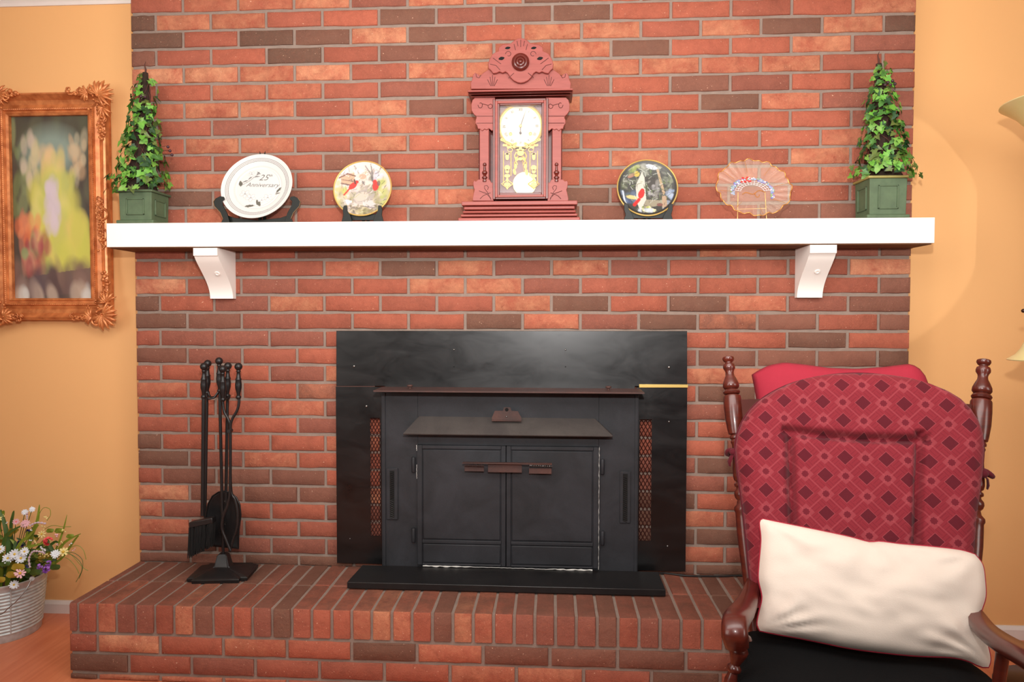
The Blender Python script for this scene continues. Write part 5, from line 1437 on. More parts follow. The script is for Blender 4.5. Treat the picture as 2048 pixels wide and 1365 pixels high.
# poker behind the brush
YB2 = YT+.04
tp = HP(415.5, 721, YB2); bt_ = HP(410, 1048, YB2); axb = (tp-bt_).normalized()
pk = lab('fire_poker', bt_, 'black poker hanging just behind the hearth brush'); knob(pk, tp, axb)
obj('rod', MB().tube([bt_, tp-axb*.115], .0048, 10), M['iron'], pk, smooth=60)
obj('hook_tip', MB().tube([bt_, bt_+Vector((-.002, 0, -.02)), bt_+Vector((0, 0, -.045))], [.0048, .004, .0012], 8), M['iron'], pk, smooth=60)
obj('side_hook', MB().tube([bt_+Vector((0, 0, .02)), bt_+Vector((.016, 0, .012)), bt_+Vector((.020, 0, -.008))], [.004, .0035, .0012], 8), M['iron'], pk, smooth=60)
# shovel
YB3 = YT+.022
tp = HP(456, 726, YB3); bt_ = HP(452, 990, YB3); axb = (tp-bt_).normalized()
sv = lab('ash_shovel', bt_, 'black ash shovel with round-shouldered pan behind the stand pole'); knob(sv, tp, axb)
obj('rod', MB().tube([bt_-axb*.03, tp-axb*.115], .0052, 10), M['iron'], sv, smooth=60)
ol = [(416, 1092), (414, 1060), (413, 1030), (417, 1008), (426, 992), (438, 984), (450, 982), (462, 985), (474, 995), (481, 1010), (483, 1030), (479, 1060), (478, 1098)]
N_ = 12; vs = []; fs = []
cx_, cy_ = 448, 1050
for i in range(N_+1):
    q = i/N_
    for (x, y) in ol:
        xx, yy = cx_+(x-cx_)*q, cy_+(y-cy_)*q; dep = .013*(1-q**4) if True else 0
        p = HP(xx, yy, YB3); vs.append(p+Vector((0, dep-.004, 0)))
m_ = len(ol)
for i in range(N_):
    for k in range(m_): fs.append((i*m_+k, i*m_+(k+1) % m_, (i+1)*m_+(k+1) % m_, (i+1)*m_+k))
mb = MB(); mb.add(vs, fs); o = obj('pan', mb, M['iron'], sv, smooth=60, fix=False)
so2 = o.modifiers.new('thick', 'SOLIDIFY'); so2.thickness = .0016
obj('pan_rim', MB().tube([HP(x, y, YB3)+Vector((0, -.004, 0)) for x, y in ol], .0022, 6), M['iron'], sv, smooth=60)
obj('rivet', MB().ball(HP(450, 1003, YB3-.003), .0024), M['steel'], sv, smooth=60)
# tongs
YB4 = YT-.050
tg = lab('fire_tongs', HP(462, 1105, YB4), 'black two-handled tongs with curved jaws, rightmost tool on the stand')
def crv(pts, n_=8):
    out = []
    for i in range(len(pts)-1):
        a, b2, c2_, d2 = [Vector(pts[j]) for j in (max(i-1, 0), i, i+1, min(i+2, len(pts)-1))]
        for k in range(n_): t_ = k/n_; out.append(.5*((2*b2)+(-a+c2_)*t_+(2*a-5*b2+4*c2_-d2)*t_*t_+(-a+3*b2-3*c2_+d2)*t_**3))
    out.append(Vector(pts[-1])); return out
for (hx, hy, path, dy) in ((477, 727, [(477, 785), (478, 805), (474, 822), (465, 838), (461, 855), (461, 900), (460, 980), (455, 1010), (446, 1035), (444, 1058), (452, 1080), (461, 1102)], -.004),
                           (445.5, 732, [(446, 790), (446, 808), (449, 825), (457, 840), (460, 855), (460.5, 900), (462, 980), (470, 1000), (475, 1025), (474, 1055), (466, 1080), (459, 1104)], .005)):
    tp = HP(hx, hy, YB4+dy); knob(tg, tp, (tp-HP(path[0][0], path[0][1], YB4+dy)).normalized(), 'handle')
    obj('arm', MB().tube(crv([HP(x, y, YB4+dy) for x, y in path]), .0048, 8), M['iron'], tg, smooth=60)
obj('pivot', MB().lathe([(.006, -.012), (.006, .008)], HP(461, 862, YB4), (0, 1, 0), 12), M['iron'], tg, smooth=40)

# ================================================================== GALVANIZED BUCKET WITH FLOWERS
YK = -.075
pc_ = PY(10, 1290, YK); bcx = PY(8, 1200, YK).x
Rt = (PY(90, 1150, YK).x-bcx)*.85; zt2 = PY(60, 1152, YK).z
rb = (PY(79, 1280, YK).x-bcx)*.85
bk = thing('metal_bucket', (bcx, YK, 0), 'ribbed galvanized metal bucket full of flowers on the floor by the hearth', 'bucket')
pr = [(.001, .004), (rb*.96, .004), (rb*.98, 0), (rb*1.0, .003), (rb*1.005, .022), (rb*1.02, .026)]
N_ = 13
for i in range(N_*6+1):
    h = .028+(zt2-.050)*i/(N_*6); rr = lerp(rb*1.02, Rt*.985, (h-.02)/(zt2-.03)); pr.append((rr+.0022*math.sin(2*PI*i/6), h))
pr += [(Rt*.985, zt2-.018), (Rt*1.0, zt2-.010), (Rt*1.03, zt2-.006), (Rt*1.035, zt2-.001), (Rt*1.01, zt2+.001), (Rt*.985, zt2-.004), (rb*.96, .02), (.001, .02)]
obj('body', MB().lathe(pr, (bcx, YK, 0), (0, 0, 1), 72, caps=False), M['bucket'], bk, smooth=40)
sa = -.72
sd = Vector((math.cos(sa), math.sin(sa), 0))
obj('seam', MB().tube([Vector((bcx, YK, .03))+sd*(rb*1.03), Vector((bcx, YK, zt2-.02))+sd*(Rt*1.0)], .0022, 6), M['bucket'], bk, smooth=60)
e1 = PY(64, 1158, YK-.09); hp_ = [e1, PY(52, 1180, YK-.115), PY(36, 1200, YK-.13), PY(16, 1218, YK-.14), PY(0, 1230, YK-.14), PY(-30, 1226, YK-.13), PY(-50, 1190, YK-.10), PY(-52, 1160, YK-.09)]
obj('bail_handle', MB().tube(crv(hp_, 6), .0017, 6), M['wire'] if False else M['steel'], bk, smooth=60)
obj('handle_ear', MB().lathe([(.008, -.002), (.008, .002)], e1, Vector((.6, -.8, 0)), 12), M['bucket'], bk)
fa = thing('flower_arrangement', (bcx, YK, .03), 'artificial wildflowers and curling green blades rising from the metal bucket', 'flowers')
foam = MB().lathe([(Rt*.9, 0), (Rt*.93, .004), (Rt*.4, .012), (.001, .014)], (bcx, YK, zt2-.045), (0, 0, 1), 24); obj('moss_bed', foam, M['moss'], fa)
ctr = Vector((bcx, YK, zt2-.03))
rg = random.Random(15)
def flat_blade(pts, wd, m, name='leaf_blade', roll=0.0):
    P_ = crv(pts, 5); n_ = len(P_); vs = []; fs = []
    for i, p in enumerate(P_):
        t_ = (P_[min(i+1, n_-1)]-P_[max(i-1, 0)]).normalized(); vw = (p-CAM).normalized(); s_ = t_.cross(vw).normalized(); s_ = (s_+vw*roll).normalized()
        w_ = wd*(math.sin(PI*min(1, (i+.6)/(n_))**.75)**.8+.05)
        vs += [p-s_*w_, p+vw*w_*.35, p+s_*w_]
    for i in range(n_-1): a = i*3; fs += [(a, a+1, a+4, a+3), (a+1, a+2, a+5, a+4)]
    mb = MB(); mb.add(vs, fs); return obj(name, mb, m, fa, smooth=70, fix=False)
def B3(x, y, dy=0.0): return PY(x, y, YK+dy)
blades = [([(40, 1160), (62, 1075), (74, 1045), (79, 1010)], .0065, 'grass1', -.04), ([(20, 1150), (15, 1080), (8, 1045), (-4, 1015)], .007, 'grass2', -.05), ([(10, 1150), (18, 1100), (12, 1060), (2, 1020)], .009, 'grass2', -.03),
    ([(60, 1160), (110, 1110), (130, 1085), (162, 1068)], .0055, 'grass1', -.05), ([(90, 1150), (118, 1085), (128, 1055), (134, 1030)], .0030, 'grass1', -.02),
    ([(25, 1120), (40, 1088), (60, 1070), (78, 1050)], .0052, 'grass1', -.08), ([(10, 1115), (35, 1104), (60, 1094), (92, 1086)], .0062, 'grass1', -.09), ([(30, 1130), (22, 1060), (26, 1030), (28, 1022)], .005, 'grass2', -.02),
    ([(0, 1140), (8, 1085), (20, 1065), (48, 1050)], .006, 'grass2', -.06), ([(80, 1140), (120, 1120), (150, 1080), (158, 1072)], .004, 'grass1', 0), ([(-6, 1120), (-4, 1050), (4, 1030), (8, 1022)], .009, 'grass1', -.04)]
for pts, wd, mm, dy in blades: flat_blade([B3(x, y, dy) for x, y in pts], wd, M[mm])
for _ in range(26):
    a = rg.uniform(0, 2*PI); p = ctr+Vector((math.cos(a)*Rt*.5, math.sin(a)*Rt*.5, 0)); h = rg.uniform(.07, .16); o_ = rg.uniform(.02, .11)
    q = p+Vector((math.cos(a)*o_, math.sin(a)*o_*.6, h)); 
    if q.y > WY-.012: q.y = WY-.012
    flat_blade([p, lerp(p, q, .5)+Vector((0, 0, .02)), q, q+Vector((math.cos(a)*.02, 0, -.008))], rg.uniform(.004, .010), M[rg.choice(['grass1', 'grass2', 'grass2'])], roll=rg.uniform(-.5, .5))
# round leaves tucked at the rim
for (x, y, s_, m_, dy) in [(36, 1135, .020, 'pol', -.13), (24, 1150, .018, 'pol', -.13), (10, 1128, .016, 'grass2', -.12), (70, 1145, .018, 'grass2', -.10), (110, 1135, .016, 'grass2', -.06), (84, 1115, .012, 'pol', -.08), (118, 1062, .014, 'grass1', -.03), (140, 1073, .012, 'grass1', -.02), (50, 1142, .016, 'grass2', -.12), (100, 1062, .012, 'grass1', -.04), (0, 1160, .016, 'pol', -.13)]:
    p = B3(x, y, dy); o = bpy.data.objects.new('leaf', None) if False else None
    mb = MB(); n_ = 9; vs = [p+Vector((0, -.003, 0))]+[p+Vector((s_*math.cos(2*PI*k/n_)*1.25, .004*math.sin(k*2), s_*.72*math.sin(2*PI*k/n_))) for k in range(n_)]
    mb.add(vs, [(0, 1+k, 1+(k+1) % n_) for k in range(n_)]); obj('round_leaf', mb, M[m_], fa, smooth=70, fix=False)
for _ in range(115):
    x = rg.uniform(-55, 122); y = rg.uniform(1052, 1152) if x < 80 else rg.uniform(1075, 1140)
    if x > 95 and y < 1085: continue
    p = B3(x, y, rg.uniform(-.075, .02)); p = lerp(p, ctr+Vector((0, 0, .05)), .12); a = rg.uniform(0, 6.3); s_ = rg.uniform(.010, .020)
    d = Vector((math.cos(a), rg.uniform(-.5, .2), abs(math.sin(a))*.9+.2)).normalized()
    flat_blade([p-d*s_, p-d*s_*.3+Vector((0, 0, .002)), p+d*s_*.5+Vector((0, 0, .003)), p+d*s_*1.3], rg.uniform(.0035, .0075), M[rg.choice(['grass1', 'grass2', 'grass2', 'grass2', 'pol'])], 'small_leaf')
# thin curling tendrils
for pts in ([(108, 1120), (135, 1108), (158, 1122), (164, 1140), (152, 1165)], [(112, 1118), (140, 1105), (163, 1118), (165, 1138), (158, 1158)], [(120, 1110), (150, 1092), (166, 1100), (172, 1120)], [(100, 1118), (130, 1116), (148, 1130), (158, 1148)], [(60, 1080), (82, 1022), (98, 1018), (101, 1030), (94, 1042)], [(120, 1100), (140, 1108), (165, 1135), (176, 1142)], [(88, 1060), (104, 1052), (125, 1054), (142, 1054)]):
    obj('tendril', MB().tube(crv([B3(x, y, -.04) for x, y in pts], 7), [.0010]*(len(crv([B3(x, y) for x, y in pts], 7))), 5), M['grass1'] if rg.random() < .5 else M['grass2'], fa)
def daisy(x, y, r, mp, mc, n_=12, dy=-.1, lay=1, wid=.30):
    r *= 1.22; p = B3(x, y, dy); d = (CAM-p).normalized(); d = (d+Vector((rg.uniform(-.35, .35), 0, rg.uniform(-.1, .5)))).normalized(); q = d.to_track_quat('Z', 'Y').to_matrix()
    mb = MB()
    for L_ in range(lay):
        for k in range(n_):
            a = 2*PI*k/n_+L_*.3+rg.uniform(-.08, .08); rr = r*(1-.28*L_)*rg.uniform(.88, 1.08); w_ = r*wid
            pts = [(.10, 0), (.45, .8), (.85, 1), (1.0, .35), (1.0, -.35), (.85, -1), (.45, -.8)]
            base = [Vector((u*rr*math.cos(a)-v*w_*.5*math.sin(a), u*rr*math.sin(a)+v*w_*.5*math.cos(a), .002+L_*.003+.12*r*u*u+.0012*math.sin(k*9))) for u, v in pts]
            mb.add([p+q @ v for v in base], [tuple(range(len(base)))])
    f = obj('flower', mb, mp, fa, fix=False)
    mb = MB(); mb.ball(p+d*.004, r*.26, 8, 6); obj('flower_centre', mb, mc, f, smooth=60)
    obj('stem', MB().tube([p-d*.004, lerp(p, ctr, .4)+Vector((0, .012, 0)), ctr+(p-ctr)*.2], .0012, 5), M['grass2'], f)
yc_ = M['yc']
for a in [(30, 1109, .0145, M['pw'], yc_), (16, 1118, .0145, M['pw'], yc_), (42, 1117, .0150, M['pw'], yc_), (49, 1104, .0125, M['pw'], yc_), (111, 1109, .0125, M['pw'], M['pw']), (50, 1048, .0125, M['pp'], M['pp']), (50, 1025, .0090, M['pw'], M['pw']), (64, 1020, .0085, M['pw'], M['pw']),
    (32, 1044, .0095, M['pp'], M['pc']), (28, 1170, .013, M['pw'], yc_), (-2, 1035, .013, M['py'], yc_), (0, 1100, .012, M['pw'], yc_)]: daisy(*a, lay=2, dy=-.11 if a[1] > 1090 else -.05)
daisy(127, 1105, .0140, M['py'], yc_, 8, dy=-.09, wid=.42); daisy(40, 1148, .0150, M['pp'], yc_, 9, dy=-.135, wid=.36); daisy(83, 1069, .0110, M['py'], yc_, 8, dy=-.06)
def ruffle(x, y, r, m, dy=-.1, n_=16):
    p = B3(x, y, dy); mb = MB()
    for k in range(n_):
        v = Vector((rg.uniform(-1, 1), rg.uniform(-.8, .1), rg.uniform(-1, 1))); v = v.normalized()*r*rg.uniform(.45, .85); s_ = r*rg.uniform(.28, .42)
        q = v.to_track_quat('Z', 'Y').to_matrix(); n2 = 6
        vs = [p+v*.8]+[p+v+q @ Vector((s_*math.cos(2*PI*j/n2), s_*math.sin(2*PI*j/n2), .3*s_*(j % 2))) for j in range(n2)]
        mb.add(vs, [(0, 1+j, 1+(j+1) % n2) for j in range(n2)])
    f = obj('flower', mb, m, fa, smooth=60, fix=False)
    obj('stem', MB().tube([p, ctr+(p-ctr)*.2], .0012, 5), M['grass2'], f)
ruffle(97, 1083, .0175, M['pc'], -.10, 22); ruffle(94, 1138, .0175, M['pv'], -.11, 22); ruffle(80, 1133, .012, M['pv'], -.11, 14); ruffle(98, 1127, .012, M['pv'], -.11, 12)
ruffle(62, 1065, .018, M['pb'], -.02, 20); ruffle(42, 1088, .016, M['pb'], -.04, 18); ruffle(52, 1138, .014, M['pb'], -.09, 12)
for (x, y, r, m, k) in [(117, 1069, .007, 'pp', 6), (92, 1036, .006, 'py', 5), (87, 1056, .006, 'py', 5), (62, 1080, .005, 'pw', 3), (88, 1098, .008, 'pw', 6), (95, 1110, .007, 'py', 5), (115, 1088, .005, 'pp', 3), (126, 1086, .005, 'py', 3), (128, 1062, .006, 'py', 4), (148, 1100, .005, 'pp', 3), (142, 1090, .005, 'pw', 3), (70, 1086, .006, 'py', 4), (14, 1046, .004, 'pw', 3), (64, 1063, .005, 'pw', 3), (84, 1110, .006, 'py', 5)]:
    p = B3(x, y, -.09); mb = MB()
    for j in range(k): mb.ball(p+Vector((rg.uniform(-r, r), rg.uniform(-r, 0), rg.uniform(-r, r))), r*.42, 6, 5)
    o = obj('small_blossom', mb, M[m], fa, smooth=60); o['kind'] = 'stuff'
for pts in ([(60, 1136), (58, 1118), (66, 1104), (80, 1104), (90, 1108)], [(60, 1052), (74, 1046), (92, 1048)], [(54, 1038), (54, 1026)]):
    c_ = crv([B3(x, y, -.115) for x, y in pts], 10); obj('lavender_sprig', MB().tube(c_, [.0030+.0014*math.sin(i*1.8) for i in range(len(c_))], 7), M['lav'], fa, smooth=60)

# ================================================================== ROCKING CHAIR
LT, RT_ = PD(1456, 713, 1.83), PD(1968, 719, 1.655)
LB, RB = PD(1502, 1172, 1.66), PD(1937, 1200, 1.50)
LB2, RB2 = LT+(LB-LT)*1.27, RT_+(RB-RT_)*1.27         # down to seat level
print('posts', LT, RT_, LB, RB, LB2, RB2)
latv = (RB-LB); latv.z = 0; latv.normalize(); fwd = Vector((latv.y, -latv.x, 0))       # chair faces roughly the camera
if fwd.dot(CAM-LB) < 0: fwd = -fwd
SM = (LB2+RB2)/2
rc_ = thing('rocking_chair', (SM.x+fwd.x*.2, SM.y+fwd.y*.2, 0), 'dark cherry wooden rocking chair with turned back posts in front of the hearth', 'chair')
SEATZ = .385
u = .00128
PROFP = [(0.5, 0), (7, .8), (11.5, 3), (12, 6.5), (10, 10.5), (7, 13), (7.2, 15), (11, 17.5), (12.2, 22), (12, 26), (9.2, 30.5), (8.2, 35), (8.8, 41), (13, 50), (16, 58), (16.4, 64), (14, 68), (11.5, 69.5), (15.5, 72), (17, 75.5), (15.5, 79), (11.5, 81), (16.5, 83), (17.6, 86), (18.2, 105), (17.8, 130), (15.5, 152), (14.2, 160), (10, 162), (12.5, 166), (12.5, 169), (9.5, 171), (11.5, 176), (9.5, 182), (10, 200), (12.5, 225), (13.5, 243), (12, 250), (8.5, 253), (12.5, 257), (12.8, 261), (9, 264), (9.5, 267), (14, 273), (14.6, 278), (13, 284), (9.5, 288), (11.5, 296), (17, 302), (17.5, 307), (15.5, 312), (16, 325), (16.6, 350), (15, 400), (13.5, 440), (12, 470)]
def turned(top, bot, name, par, k=1.0):
    L = (bot-top).length; ax_ = (bot-top).normalized(); sc = L/470*1.0
    return obj(name, MB().lathe([(r*u*k, h*sc) for r, h in PROFP]+[(12*u, L*1.001)], top, ax_, 24), M['cherry'], par, smooth=38)
turned(LT, LT+(LB-LT)*1.06, 'back_post', rc_); turned(RT_, RT_+(RB-RT_)*1.06, 'back_post', rc_)
for a, b_ in ((LB, LB2), (RB, RB2)):
    obj('post_foot', MB().tube([a, b_], [.0155, .014], 14), M['cherry'], rc_, smooth=60)
# crest rail, lower rail and spindles behind the cushion
def backp(s, t): return lerp(lerp(LT, RT_, s), lerp(LB2, RB2, s), t)
bn = (RT_-LT).cross(LB-LT).normalized()
if bn.dot(CAM-LT) < 0: bn = -bn
pl = []; 
for i in range(13):
    s = i/12; arch = .012*math.sin(PI*s); pl.append((backp(s, .165)+Vector((0, 0, arch)), backp(s, .27)+Vector((0, 0, arch*.3))))
b = MB(); vs = []
for a, c_ in pl: vs += [a+bn*.009, c_+bn*.009, c_-bn*.009, a-bn*.009]
b.add(vs, [(i*4+k, i*4+(k+1) % 4, (i+1)*4+(k+1) % 4, (i+1)*4+k) for i in range(12) for k in range(4)]+[(0, 1, 2, 3), (51, 50, 49, 48)])
obj('crest_rail', b, M['cherry_matte'], rc_, smooth=40)
for i in range(1, 7):
    s = i/7; obj('spindle', MB().tube([backp(s, .25), backp(s, .5), backp(s, .75), backp(s, .97)], [.006, .009, .010, .007], 10), M['cherry'], rc_, smooth=60)
# seat: shaped plank
def seatp(l, f, z): # l -1..1 lateral, f metres forward of post line
    c0_ = Vector((SM.x, SM.y, 0)); return c0_+latv*(l*.265)+fwd*f+Vector((0, 0, z))
ol = [(-.86, -.03), (-.95, .05), (-1.0, .20), (-1.04, .38), (-.98, .47), (-.8, .50), (0, .515), (.8, .50), (.98, .47), (1.04, .38), (1.0, .20), (.95, .05), (.86, -.03)]
n = len(ol); vs = [seatp(l, f, SEATZ-.035) for l, f in ol]+[seatp(l, f, SEATZ) for l, f in ol]
b = MB().add(vs, [tuple(range(n)), tuple(range(2*n-1, n-1, -1))]+[(i, (i+1) % n, (i+1) % n+n, i+n) for i in range(n)])
obj('seat', b, M['cherry'], rc_, bevel=.008, seg=3)
# arms
def sweep_rect(pts, ws, hs, sides, mb):
    P_ = [Vector(p) for p in pts]; n_ = len(P_); vs = []
    for i in range(n_):
        t_ = (P_[min(i+1, n_-1)]-P_[max(i-1, 0)]).normalized(); s_ = sides; s_ = (s_-t_*s_.dot(t_)).normalized(); nn = s_.cross(t_)
        w_, h_ = ws[i]/2, hs[i]/2; e = min(w_, h_)*.45
        for a, c_ in ((-w_+e, h_), (w_-e, h_), (w_, h_-e), (w_, -h_+e), (w_-e, -h_), (-w_+e, -h_), (-w_, -h_+e), (-w_, h_-e)): vs.append(P_[i]+s_*a+nn*c_)
    mb.add(vs, [(i*8+k, i*8+(k+1) % 8, (i+1)*8+(k+1) % 8, (i+1)*8+k) for i in range(n_-1) for k in range(8)]+[tuple(range(8))[::-1], tuple((n_-1)*8+k for k in range(8))]); return mb
la = [PD(1507, 1160, 1.665), PD(1504, 1178, 1.60), PD(1497, 1200, 1.52), PD(1485, 1222, 1.44), PD(1475, 1236, 1.385), PD(1470, 1252, 1.355), PD(1470, 1272, 1.345), PD(1474, 1286, 1.352)]
la = crv(la, 5); nn_ = len(la)
ws = [lerp(.026, .050, min(1, i/(nn_*.45)))*(1.0 if i < nn_*.85 else .92) for i in range(nn_)]
obj('arm', sweep_rect(la, ws, [.024+.016*min(1, max(0, (i-nn_*.4)/(nn_*.4))) for i in range(nn_)], latv, MB()), M['cherry'], rc_, smooth=50)
ra = [PD(1925, 1196, 1.50), PD(1945, 1225, 1.42), PD(1972, 1262, 1.335), PD(2010, 1290, 1.26), PD(2050, 1312, 1.20), PD(2085, 1335, 1.15), PD(2098, 1362, 1.13), PD(2100, 1392, 1.135)]
ra = crv(ra, 5)
obj('arm', sweep_rect(ra, ws, [.026+.010*min(1, max(0, (i-nn_*.4)/(nn_*.4))) for i in range(nn_)], latv, MB()), M['cherry'], rc_, smooth=50)
def support(top, foot, nm='arm_support', plain=False):
    L = (top-foot).length; ax_ = (top-foot).normalized()
    pr = [(.009, 0), (.010, .1), (.013, .3), (.009, .42), (.014, .46), (.014, .50), (.009, .54), (.012, .60), (.018, .70), (.019, .76), (.012, .84), (.009, .88), (.016, .92), (.019, .95), (.016, .98), (.009, 1.0)]
    if plain: pr = [(.010, 0), (.0105, .5), (.0115, 1.0)]
    obj(nm, MB().lathe([(r, h*L) for r, h in pr], foot, ax_, 18), M['cherry'], rc_, smooth=45)
tl = PD(1487, 1268, 1.375); support(tl, seatp(-1.0, .27, SEATZ-.005))
tr_ = PD(2007, 1294, 1.275); fr2 = Vector((tr_.x, tr_.y, 0))+(-latv*.02); 
support(tr_, Vector((tr_.x-.015*latv.x, tr_.y-.015*latv.y, SEATZ-.03)), plain=True)
# side arm of the seat under the right support
q = Vector((tr_.x-.015*latv.x, tr_.y-.015*latv.y, SEATZ-.03))
for s in (-1, 1):
    legs = []
    for f, z in ((.04, 0), (.42, 0)):
        top_ = seatp(s*.80, f, SEATZ-.03); ft_ = seatp(s*.98, f+(.05 if f > .2 else -.06), .055)
        L = (top_-ft_).length; ax_ = (top_-ft_).normalized()
        obj('leg', MB().lathe([(.011, 0), (.012, .04*L), (.018, .18*L), (.013, .30*L), (.019, .34*L), (.019, .38*L), (.013, .42*L), (.020, .62*L), (.014, .82*L), (.012, L)], ft_, ax_, 18), M['cherry'], rc_, smooth=45); legs.append((top_, ft_))
    pts = []
    for i in range(19):
        f = lerp(-.30, .60, i/18); z = .020+.26*((f-.20)**2); pts.append(seatp(s*.98, f, z+.012))
    obj('rocker', sweep_rect(pts, [.024]*19, [.034]*19, latv, MB()), M['cherry'], rc_, smooth=50)
    obj('stretcher', MB().tube([lerp(legs[0][0], legs[0][1], .6), lerp(legs[1][0], legs[1][1], .6)], [.009, .009], 10), M['cherry'], rc_, smooth=60)
obj('stretcher', MB().tube([seatp(-.90, .44, .17), seatp(0, .44, .17), seatp(.90, .44, .17)], [.009, .014, .009], 10), M['cherry'], rc_, smooth=60)

# ---- seat cushion
M_ = MB(); NU, NV = 22, 22; vs = []; fs = []
for side in (1, -1):
    for j in range(NV+1):
        for i in range(NU+1):
            uu, vv = i/NU*2-1, j/NV*2-1
            k = (1-abs(uu)**3.2)*(1-abs(vv)**3.2); k = max(0, k)**.42
            rnd = 1-.10*(abs(uu)**4)*(abs(vv)**4)
            z = SEATZ+.003+.024+side*.024*k if side > 0 else SEATZ+.003+.024-.022*k
            z += .004*math.sin(uu*5+vv*3)*k*(side > 0)
            vs.append(seatp(uu*.95*rnd, .235+vv*.255*rnd, z))
N1 = (NU+1)*(NV+1)
for sd in (0, 1):
    for j in range(NV):
        for i in range(NU):
            a = sd*N1+j*(NU+1)+i; f = (a, a+1, a+NU+2, a+NU+1); fs.append(f if sd == 0 else f[::-1])
M_.add(vs, fs)
sc_ = obj('seat_cushion', M_, M['blackfab'], smooth=80, loc=seatp(0, .23, SEATZ+.003))
bmx = bmesh.new(); bmx.from_mesh(sc_.data); bmesh.ops.remove_doubles(bmx, verts=bmx.verts, dist=.0008); bmx.to_mesh(sc_.data); bmx.free()
tag(sc_, 'flat black seat cushion on the rocking chair', 'cushion')

# ---- back cushion: arched maroon jacquard with quilted channels
L_out = [(1200, 1507, 1940), (1160, 1500, 1943), (1100, 1494, 1947), (1040, 1488, 1951), (980, 1480, 1959), (940, 1474, 1964), (900, 1470, 1967), (870, 1474, 1964), (845, 1484, 1955), (822, 1499, 1941), (802, 1519, 1921), (786, 1543, 1895), (772, 1572, 1862), (761, 1606, 1822), (753, 1645, 1780), (748, 1690, 1735)]
def plane_pt(x, y, off): return PP(x, y, LT+bn*off, bn)
NV_ = 130; NU_ = 150
ysamp = [1215-(1215-747.5)*(1-(1-j/NV_)**1.25) for j in range(NV_+1)]
def bounds(y):
    if y >= L_out[0][0]: return L_out[0][1], L_out[0][2]
    for (ya, la_, ra_), (yb_, lb_, rb_) in zip(L_out[:-1], L_out[1:]):
        if yb_ <= y <= ya: k = (ya-y)/(ya-yb_); return lerp(la_, lb_, k), lerp(ra_, rb_, k)
    return L_out[-1][1]+ (L_out[-1][0]-y)*20, L_out[-1][2]-(L_out[-1][0]-y)*20
vs = []; uv = []
bu = (RT_-LT).normalized(); bv = bn.cross(bu); bv = bv if bv.z > 0 else -bv
def groove(x, y):
    """quilting seams in pixel space: left, right and top channel of the middle panel"""
    d = 1e9
    xl = 1576+(y-868)*.035 ; xr = 1830-(y-885)*.03
    if y > 866: d = min(d, abs(x-xl), abs(x-xr))
    yt = 868+(x-1576)/(1830-1576)*17+5*math.sin((x-1576)/254*PI)
    if 1560 < x < 1850: d = min(d, abs(y-yt)) if y < 1500 else d
    return d
for side in (0, 1):
    for j in range(NV_+1):
        y = ysamp[j]; xl, xr = bounds(y); 
        if j == NV_: xl, xr = 1700, 1725
        for i in range(NU_+1):
            s = i/NU_; ss = .5-.5*math.cos(PI*s); ss = lerp(s, ss, .55); x = lerp(xl, xr, ss)
            edge = min((x-xl), (xr-x))/46; ety = (y-748-(abs(x-1712)/240)**2*40)/46
            e = max(0, min(1, edge, max(0, ety))); puff = math.sqrt(max(0, 1-(1-e)**2))
            g = math.exp(-(groove(x, y)/8.0)**2)
            mid = 1576 < x < 1835 and y > 876
            if side == 0: off = .030+.040*puff-.026*g*puff+(.004 if mid else .006)*puff+.0015*math.sin(x*.06)*math.sin(y*.05)
            else: off = .024-.010*puff
            # keep the outline where it is seen: project at the rim offset
            p = plane_pt(x, y, .030)+bn*(off-.030)
            vs.append(p); q = p-LT; uv.append((q.dot(bu), q.dot(bv)))
fs = []; N1 = (NU_+1)*(NV_+1)
for sd in (0, 1):
    for j in range(NV_):
        for i in range(NU_):
            a = sd*N1+j*(NU_+1)+i; f = (a, a+1, a+NU_+2, a+NU_+1); fs.append(f if sd == 0 else f[::-1])
def rimq(a, b_): fs.append((a, b_, b_+N1, a+N1))
for j in range(NV_): rimq((j+1)*(NU_+1), j*(NU_+1)); rimq(j*(NU_+1)+NU_, (j+1)*(NU_+1)+NU_)
for i in range(NU_): rimq(i, i+1); rimq(NV_*(NU_+1)+i+1, NV_*(NU_+1)+i)
bcr = thing('back_cushion', (LB2+RB2)/2, 'tall arched maroon diamond-patterned cushion tied to the rocking chair back', 'cushion')
mb = MB(); mb.add(vs, fs); cu_ = obj('cushion_pad', mb, M['diamond'], bcr, smooth=80, fix=False)
ul = cu_.data.uv_layers.new(name='UVMap')
for lp in cu_.data.loops: ul.data[lp.index].uv = uv[lp.vertex_index]
# piping round the rim
pip = [plane_pt(x, y, .031) for (y, x, _) in L_out]+[plane_pt(x, y, .031) for (y, _, x) in L_out[::-1]]
obj('piping', MB().tube(crv(pip, 4), .0028, 6), M['diamond'], bcr, smooth=60)
